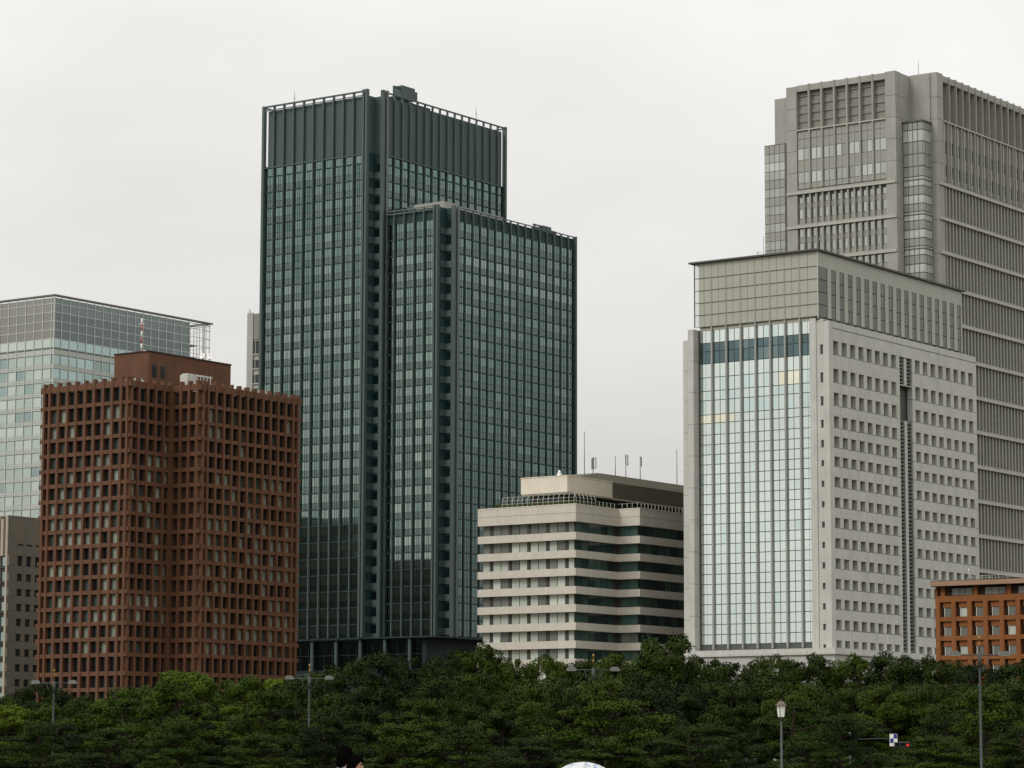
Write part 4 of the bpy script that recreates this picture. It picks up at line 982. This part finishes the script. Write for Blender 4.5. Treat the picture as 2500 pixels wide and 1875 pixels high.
for k in range(20):
    x = -60+k*7+tr_rnd.uniform(-1, 1)
    planted(BROAD[k % 3], x, 405+tr_rnd.uniform(-5, 5), tr_rnd.uniform(4.2, 5.4), tr_rnd.uniform(3.6, 4.6), 'tall rounded shrub', 'shrub')['category'] = 'shrub'
tree('pine_tree', PINE[0], -15.8, 352, 15.5, 6.6, 'tallest dark pine rising against the foot of the dark tower')
tree('pine_tree', PINE[3], -9.0, 345, 12.4, 5.4, 'dark spreading pine next to the tallest pine under the dark tower')
tree('pine_tree', PINE[1], 8.6, 287, 10.3, 6.2, 'broad layered pine hiding the shaft of a twin arm street lamp')
tree('pine_tree', PINE[2], -34.5, 308, 10.6, 5.6, 'flat topped pine with bare limbs in front of the yellow green trees')
tree('pine_tree', PINE[2], 26.4, 236, 5.9, 3.2, 'bright flat topped pine beside the blue and white checkered sign')
tree('pine_tree', PINE[4], 46.0, 292, 9.6, 5.2, 'dark pine behind the traffic signal')

# ------------------------------------------------------------------ street lamps
def street_lamp(x, y, label, rz=0.0):
    t = tag(empty('street_lamp', (x, y, 0), rz), label, 'street lamp', 'twin arm street lamps along the road')
    H = 11.5
    tube('post', [(0, 0, 0), (0, 0, 1.2), (0, 0, 1.25), (0, 0, H-1.0), (0, 0, H+.2)], [.17, .16, .12, .10, .10], M['pole'], t)
    tube('sleeve', [(0, 0, H-1.1), (0, 0, H+.1)], .17, M['pole'], t)
    tube('cross_arm', [(-1.85, 0, H-.05), (1.85, 0, H-.05)], .05, M['pole'], t, seg=6)
    for s in (-1, 1):
        tube('brace', [(s*.1, 0, H-1.3), (s*.45, 0, H-1.05), (s*.72, 0, H-.65), (s*.85, 0, H-.08)], .03, M['pole'], t, seg=6)
        a = bpy.data.objects.new('lamp_head', None)
        vs = []; hw = .55
        x0, x1 = (s*1.6, s*2.7) if s > 0 else (s*2.7, s*1.6)
        vs = [(x0, -.24, H-.08), (x1, -.24, H-.08), (x1, .24, H-.08), (x0, .24, H-.08), (x0+.2, -.15, H+.28), (x1-.3, -.15, H+.28), (x1-.3, .15, H+.28), (x0+.2, .15, H+.28)]
        hd = mesh_obj('lamp_head', vs, list(_F), M['lamp_head'], t)
        piece(hd, 'lens', (x0+.1, x1-.1, -.18, .18, H-.14, H-.085), M['frost_lamp'])
        bpy.data.objects.remove(a)
    lathe('finial', [(.06, 0), (.05, .5), (.10, .62), (.05, .75), (.03, 1.0), (.09, 1.1), (.10, 1.2), (.02, 1.35)], M['gold'], t, (0, 0, H+.2), 8)
    return t
street_lamp(39.8, 255, 'grey twin arm street lamp in front of the orange brick block', R(6))
street_lamp(8.1, 296, 'grey twin arm street lamp behind the broad layered pine below the beige block', R(3))
street_lamp(-21.9, 326, 'grey twin arm street lamp at the seam of brown and dark towers', R(2))
street_lamp(-52.5, 345, 'grey twin arm street lamp at the left foot of the brown tile tower', R(-4))

# ------------------------------------------------------------------ lantern post on the plaza
def lantern():
    t = tag(empty('lantern_post', (13.47, 150, 0), R(20)), 'park lantern with frosted panes and bell roof on a slim dark post', 'lantern')
    tube('post', [(0, 0, 0), (0, 0, .5), (0, 0, .55), (0, 0, 4.02)], [.12, .11, .065, .055], M['pole'], t)
    lathe('bowl', [(.03, 3.98), (.06, 4.1), (.15, 4.16), (.17, 4.22)], M['black'], t, seg=8)
    for k in range(4):
        a = k*math.pi/2+math.pi/4; b = a+math.pi/2
        r0, r1 = .175, .235
        vs = [(r0*math.cos(a), r0*math.sin(a), 4.24), (r0*math.cos(b), r0*math.sin(b), 4.24), (r1*math.cos(b), r1*math.sin(b), 4.78), (r1*math.cos(a), r1*math.sin(a), 4.78)]
        vs += [(x*.93, y*.93, z) for x, y, z in vs]
        mesh_obj('pane', vs, list(_F), M['frost_lamp'], t)
        tube('frame_bar', [(r0*math.cos(a)*1.02, r0*math.sin(a)*1.02, 4.2), (r1*math.cos(a)*1.02, r1*math.sin(a)*1.02, 4.8)], .018, M['black'], t, seg=5)
    lathe('roof', [(.30, 4.78), (.29, 4.82), (.20, 4.90), (.12, 5.00), (.04, 5.03)], M['copper'], t, seg=12)
    lathe('knob', [(.03, 5.02), (.04, 5.08), (.01, 5.13)], M['copper'], t, seg=8)
lantern()

# ------------------------------------------------------------------ traffic signal and checkered board
def signal():
    t = tag(empty('traffic_signal', (31.8, 244, -.25)), 'horizontal traffic signal showing red on an arm among the pines', 'traffic signal')
    s = 262/310
    def P(px, py, pz): return ((px-44.5)*s+0, py, 1.5+(pz-1.6)*s)
    z = 4.05
    tube('pole', [(-4.3, .3, 0), (-4.3, .3, 5.2)], .09, M['pole'], t)
    tube('arm', [(-4.3, .3, 4.4), (-1.6, .2, 4.5), (-1.0, .15, 4.46), (-.7, .12, 4.2), (.5, .1, 4.2)], .03, M['pole'], t, seg=6)
    piece(t, 'housing', (-.75, .55, -.12, .12, 3.78, 4.16), M['black']); piece(t, 'backplate_top', (-.75, .55, -.2, .14, 4.165, 4.2), M['lamp_head'])
    lm = bpy.data.materials.new('red_light'); lm.use_nodes = True; b = lm.node_tree.nodes['Principled BSDF']; b.inputs['Base Color'].default_value = (.8, .02, .02, 1); b.inputs['Emission Color'].default_value = (1, .03, .03, 1); b.inputs['Emission Strength'].default_value = .9
    for k, x in enumerate((-.53, -.10, .33)):
        ln = lathe('lens', [(.10, 0), (.09, .03), (.02, .05)], lm if k == 2 else M['black'], t, (x, -.125, 3.97), 12); ln.rotation_euler = (R(90), 0, 0)
        vs, fs = [], []
        for j in range(7):
            a = math.pi*j/6; 
            for yy in (-.12, -.34): vs.append((x+.15*math.cos(a), yy, 3.97+.15*math.sin(a)))
        for j in range(6): fs.append((2*j, 2*j+1, 2*j+3, 2*j+2))
        mesh_obj('visor', vs, fs, M['black'], t)
    u = tag(empty('checkered_sign', (31.0, 244, -.25)), 'blue and white checkered sign board next to the traffic signal', 'sign')
    piece(u, 'bracket', (-.05, .05, .06, .25, 4.3, 4.55), M['pole'])
    piece(u, 'board', (-.31, .31, -.0, .06, 3.88, 4.86), M['white_paint'])
    piece(u, 'blue_square', (.003, .28, -.02, -.001, 4.5, 4.84), M['blue_paint']); piece(u, 'blue_square', (-.28, -.003, -.02, -.001, 4.15, 4.495), M['blue_paint'])
signal()
# ------------------------------------------------------------------ people at the bottom edge
SKIN = plain('skin', (.36, .19, .105), .55); HAIR = plain('black_hair', (.0025, .002, .002), .8, 0, 0); 
def cloth(name, c): return surf(name, c, .9, .15, 3, 25, .1, False)
def skin_obj(name, verts, edges, radii, m, parent, root=0, levels=2):
    me = bpy.data.meshes.new(name); me.from_pydata(verts, edges, []); me.update(); me.materials.append(m)
    o = obj(name, me, parent)
    md = o.modifiers.new('skin', 'SKIN'); md.use_smooth_shade = True
    sv = me.skin_vertices[0].data
    for i, rr in enumerate(radii): sv[i].radius = (rr, rr) if not isinstance(rr, tuple) else rr
    for i in range(len(radii)): sv[i].use_root = (i == root)
    s = o.modifiers.new('sub', 'SUBSURF'); s.levels = levels; s.render_levels = levels
    return o
def blob(name, prof, m, parent, loc, scale=(1, 1, 1), seg=16):
    o = lathe(name, prof, m, parent, loc, seg); o.scale = scale; return o
def person(x, y, H, rz, shirt, trousers, label, hair='short', hold=None):
    """figure faces local -Y; hold = height of a hand raised in front of the chest"""
    t = tag(empty('person', (x, y, 0), rz), label, 'person')
    k = H/1.72
    V, E, Rr = [], [], []
    def v(p, r, frm=None):
        V.append(tuple(c*k for c in p)); Rr.append(tuple(q*k for q in r) if isinstance(r, tuple) else r*k)
        if frm is not None: E.append((frm, len(V)-1))
        return len(V)-1
    pel = v((0, 0, .93), (.15, .10)); sp = v((0, .01, 1.12), (.135, .10), pel); ch = v((0, .015, 1.32), (.155, .11), sp)
    nk = v((0, .02, 1.46), (.062, .062), ch); ja = v((0, -.005, 1.53), (.062, .07), nk); he = v((0, .0, 1.60), (.076, .092), ja); to = v((0, .01, 1.665), (.062, .075), he)
    nose = v((0, -.112, 1.575), .012, ja)
    hands = []
    for s in (-1, 1):
        hp = v((s*.09, 0, .86), .095, pel); kn = v((s*.10, -.01, .48), .062, hp); an = v((s*.10, .02, .09), .042, kn); hl = v((s*.10, .05, .04), .038, an); tt = v((s*.11, -.15, .03), .034, an)
        sh = v((s*.17, .015, 1.39), .062, ch)
        if hold and s == hold[0]:
            el = v((s*.24, -.02, 1.13), .045, sh); wr = v((s*.12, -.20, hold[1]-.06), .03, el); pa = v((s*.10, -.225, hold[1]), (.036, .022), wr); up = 1
        else:
            el = v((s*.25, .03, 1.12), .045, sh); wr = v((s*.27, -.02, .87), .03, el); pa = v((s*.275, -.035, .79), (.02, .036), wr); up = -1
        P = Vector(V[pa])/k
        for j, ln in enumerate((.070, .080, .075, .058)):
            if up > 0:
                b0 = P+Vector((0, -.02, .028-.018*j)); f1 = b0+Vector((-s*.028, -.022, 0)); f2 = f1+Vector((-s*.03, .025, 0))
            else:
                b0 = P+Vector((0, -.03+.02*j, -.045)); f1 = b0+Vector((-s*.004, -.002, -ln*.55)); f2 = f1+Vector((-s*.012, -.006, -ln*.4))
            a = v(b0, .0105, pa); c = v(f1, .0095, a); v(f2, .008, c)
        th = v(P+(Vector((-s*.02, -.04, .0)) if up < 0 else Vector((-s*.012, .015, .02))), .011, pa); v(Vector(V[th])/k+(Vector((-s*.012, -.02, -.035)) if up < 0 else Vector((-s*.03, -.012, .02))), .009, th)
        hands.append(P*k)
    skin_obj('body', V, E, Rr, SKIN, t)
    # clothes
    C, Ec, Rc = [], [], []
    def c_(p, r, frm=None):
        C.append(tuple(q*k for q in p)); Rc.append(tuple(q*k for q in r) if isinstance(r, tuple) else r*k)
        if frm is not None: Ec.append((frm, len(C)-1))
        return len(C)-1
    a = c_((0, 0, .90), (.175, .125)); b = c_((0, .01, 1.12), (.165, .125), a); c = c_((0, .015, 1.33), (.185, .135), b); d = c_((0, .02, 1.43), (.10, .09), c); d2 = c_((0, .03, 1.50), (.075, .075), d)
    for s in (-1, 1):
        sh = c_((s*.18, .015, 1.39), .082, c)
        q = c_((s*.25, .02 if not (hold and s == hold[0]) else -.01, 1.16), .062, sh)
    skin_obj('shirt', C, Ec, Rc, shirt, t)
    C, Ec, Rc = [], [], []
    a = c_((0, 0, .93), (.17, .12))
    for s in (-1, 1): h = c_((s*.095, 0, .84), .112, a); n = c_((s*.10, -.01, .48), .082, h); c_((s*.10, .015, .10), .07, n)
    skin_obj('trousers', C, Ec, Rc, trousers, t)
    for s in (-1, 1): blob('eye', [(.001, -.011), (.009, -.006), (.011, 0), (.009, .006), (.001, .011)], M['black'], t, (s*.031*k, -.088*k, 1.598*k), seg=8)
    # hair: cap over skull and nape
    hv, hf = [], []; seg, rows = 20, 10
    for i in range(rows+1):
        ph = math.pi*i/rows*.5 if hair == 'short' else math.pi*i/rows*.5
        for j in range(seg):
            th = 2*math.pi*j/seg; cz = math.cos(ph*1.0)
            drop = max(0, math.sin(th))           # more at the back (+y)
            if hair == 'short': zz = cz*.135-(i/rows)**2*(.125*drop+.0)
            else: zz = cz*.140-(i/rows)**2*(.16*max(drop, .55*(1-max(0, -math.sin(th)))))
            rr = math.sin(min(math.pi/2, ph*1.1)); wob = 1+.03*math.sin(7*th+i)+.02*math.sin(13*th)
            zz += (i/rows)**2*.062*max(0, -math.sin(th))
            jr = random.Random(i*31+j); wob += jr.uniform(-.05, .05); zz += jr.uniform(-.006, .006)
            hv.append((.094*rr*wob*math.cos(th)*k, (.012+.112*rr*wob*math.sin(th))*k, (1.585+zz)*k))
    for i in range(rows):
        for j in range(seg): j2 = (j+1) % seg; hf.append((i*seg+j, (i+1)*seg+j, (i+1)*seg+j2, i*seg+j2))
    o = mesh_obj('hair', hv, hf, HAIR, t, smooth=True); so = o.modifiers.new('thick', 'SOLIDIFY'); so.thickness = .012
    return t, hands
person(-2.09, 38.0, 1.815, R(150), cloth('lilac_shirt', (.42, .42, .62)), cloth('dark_trousers', (.03, .03, .035)), 'person with short black hair in a lilac shirt seen from behind')
person(-1.91, 37.0, 1.70, R(70), cloth('dark_red_top', (.05, .015, .02)), cloth('navy_trousers', (.02, .025, .05)), 'person with longer black hair in a dark top turned to the side', 'long')
p3, hands = person(.70, 34.0, 1.44, R(8), cloth('pale_blouse', (.6, .58, .55)), cloth('grey_skirt', (.12, .12, .13)), 'short person in a pale blouse standing under the flowered umbrella', 'long', hold=(1, 1.10))

def umbrella():
    bx, by = .70+.09, 34.0-.19
    t = tag(empty('umbrella', (bx, by, .80), 0), 'white umbrella with small blue flower print', 'umbrella')
    m, n, l, b = newmat('flowered_fabric'); b.inputs['Roughness'].default_value = .8
    tcn = n.new('ShaderNodeTexCoord'); vo = n.new('ShaderNodeTexVoronoi'); vo.inputs['Scale'].default_value = 16; l.new(tcn.outputs['Object'], vo.inputs['Vector'])
    vo2 = n.new('ShaderNodeTexNoise'); vo2.inputs['Scale'].default_value = 5; l.new(tcn.outputs['Object'], vo2.inputs['Vector'])
    r1 = n.new('ShaderNodeMapRange'); r1.inputs['From Min'].default_value = .2; r1.inputs['From Max'].default_value = .36; l.new(vo.outputs['Distance'], r1.inputs['Value'])
    r2 = n.new('ShaderNodeMapRange'); r2.inputs['From Min'].default_value = .48; r2.inputs['From Max'].default_value = .56; l.new(vo2.outputs[0], r2.inputs['Value'])
    mxm = n.new('ShaderNodeMath'); mxm.operation = 'MAXIMUM'; l.new(r1.outputs[0], mxm.inputs[0]); l.new(r2.outputs[0], mxm.inputs[1])
    mx = n.new('ShaderNodeMix'); mx.data_type = 'RGBA'; l.new(r1.outputs[0], mx.inputs['Factor']); mx.inputs[6].default_value = (.08, .2, .40, 1); mx.inputs[7].default_value = (.50, .51, .52, 1)
    l.new(mx.outputs[2], b.inputs['Base Color'])
    ztop = .815
    vs, fs = [(0, 0, ztop)], []
    nr = 7
    for i in range(1, nr+1):
        q = i/nr; R0 = .45*math.sin(q*1.15)/math.sin(1.15); z = ztop-.30*(1-math.cos(q*1.15))/(1-math.cos(1.15))
        for j in range(32):
            a = 2*math.pi*j/32; sag = 1-.05*q*abs(math.sin(4*a)); vs.append((R0*sag*math.cos(a), R0*sag*math.sin(a), z-.0+.012*q*abs(math.sin(4*a))))
    for j in range(32): fs.append((0, 1+j, 1+(j+1) % 32))
    for i in range(nr-1):
        for j in range(32): a = 1+i*32+j; c = 1+i*32+(j+1) % 32; fs.append((a, a+32, c+32, c))
    def panel(k):
        pv, pf = [(0, 0, ztop)], []
        for i in range(nr):
            for j in range(5): pv.append(vs[1+i*32+(k*4+j) % 32])
        for j in range(4): pf.append((0, 1+j, 2+j))
        for i in range(nr-1):
            for j in range(4): a = 1+i*5+j; pf.append((a, a+5, a+6, a+1))
        o = mesh_obj('panel', pv, pf, m, t, smooth=True); s = o.modifiers.new('th', 'SOLIDIFY'); s.thickness = .003
    for k in range(8):
        panel(k); a = 2*math.pi*k/8
        tube('rib', [(.45*math.sin(q*1.15)/math.sin(1.15)*math.cos(a), .45*math.sin(q*1.15)/math.sin(1.15)*math.sin(a), ztop-.008-.30*(1-math.cos(q*1.15))/(1-math.cos(1.15))) for q in (0, .25, .5, .75, 1)], .004, M['steel'], t, seg=5)
    tube('shaft', [(0, 0, .05), (0, 0, ztop)], .006, M['steel'], t, seg=6); tube('handle', [(0, 0, .16), (0, 0, .0), (.02, 0, -.03), (.045, 0, -.03), (.055, 0, 0)], .013, M['black'], t, seg=6); tube('tip', [(0, 0, ztop), (0, 0, ztop+.012)], .006, M['steel'], t, seg=6)
    t.rotation_euler = (R(-10), R(4), 0)
umbrella()
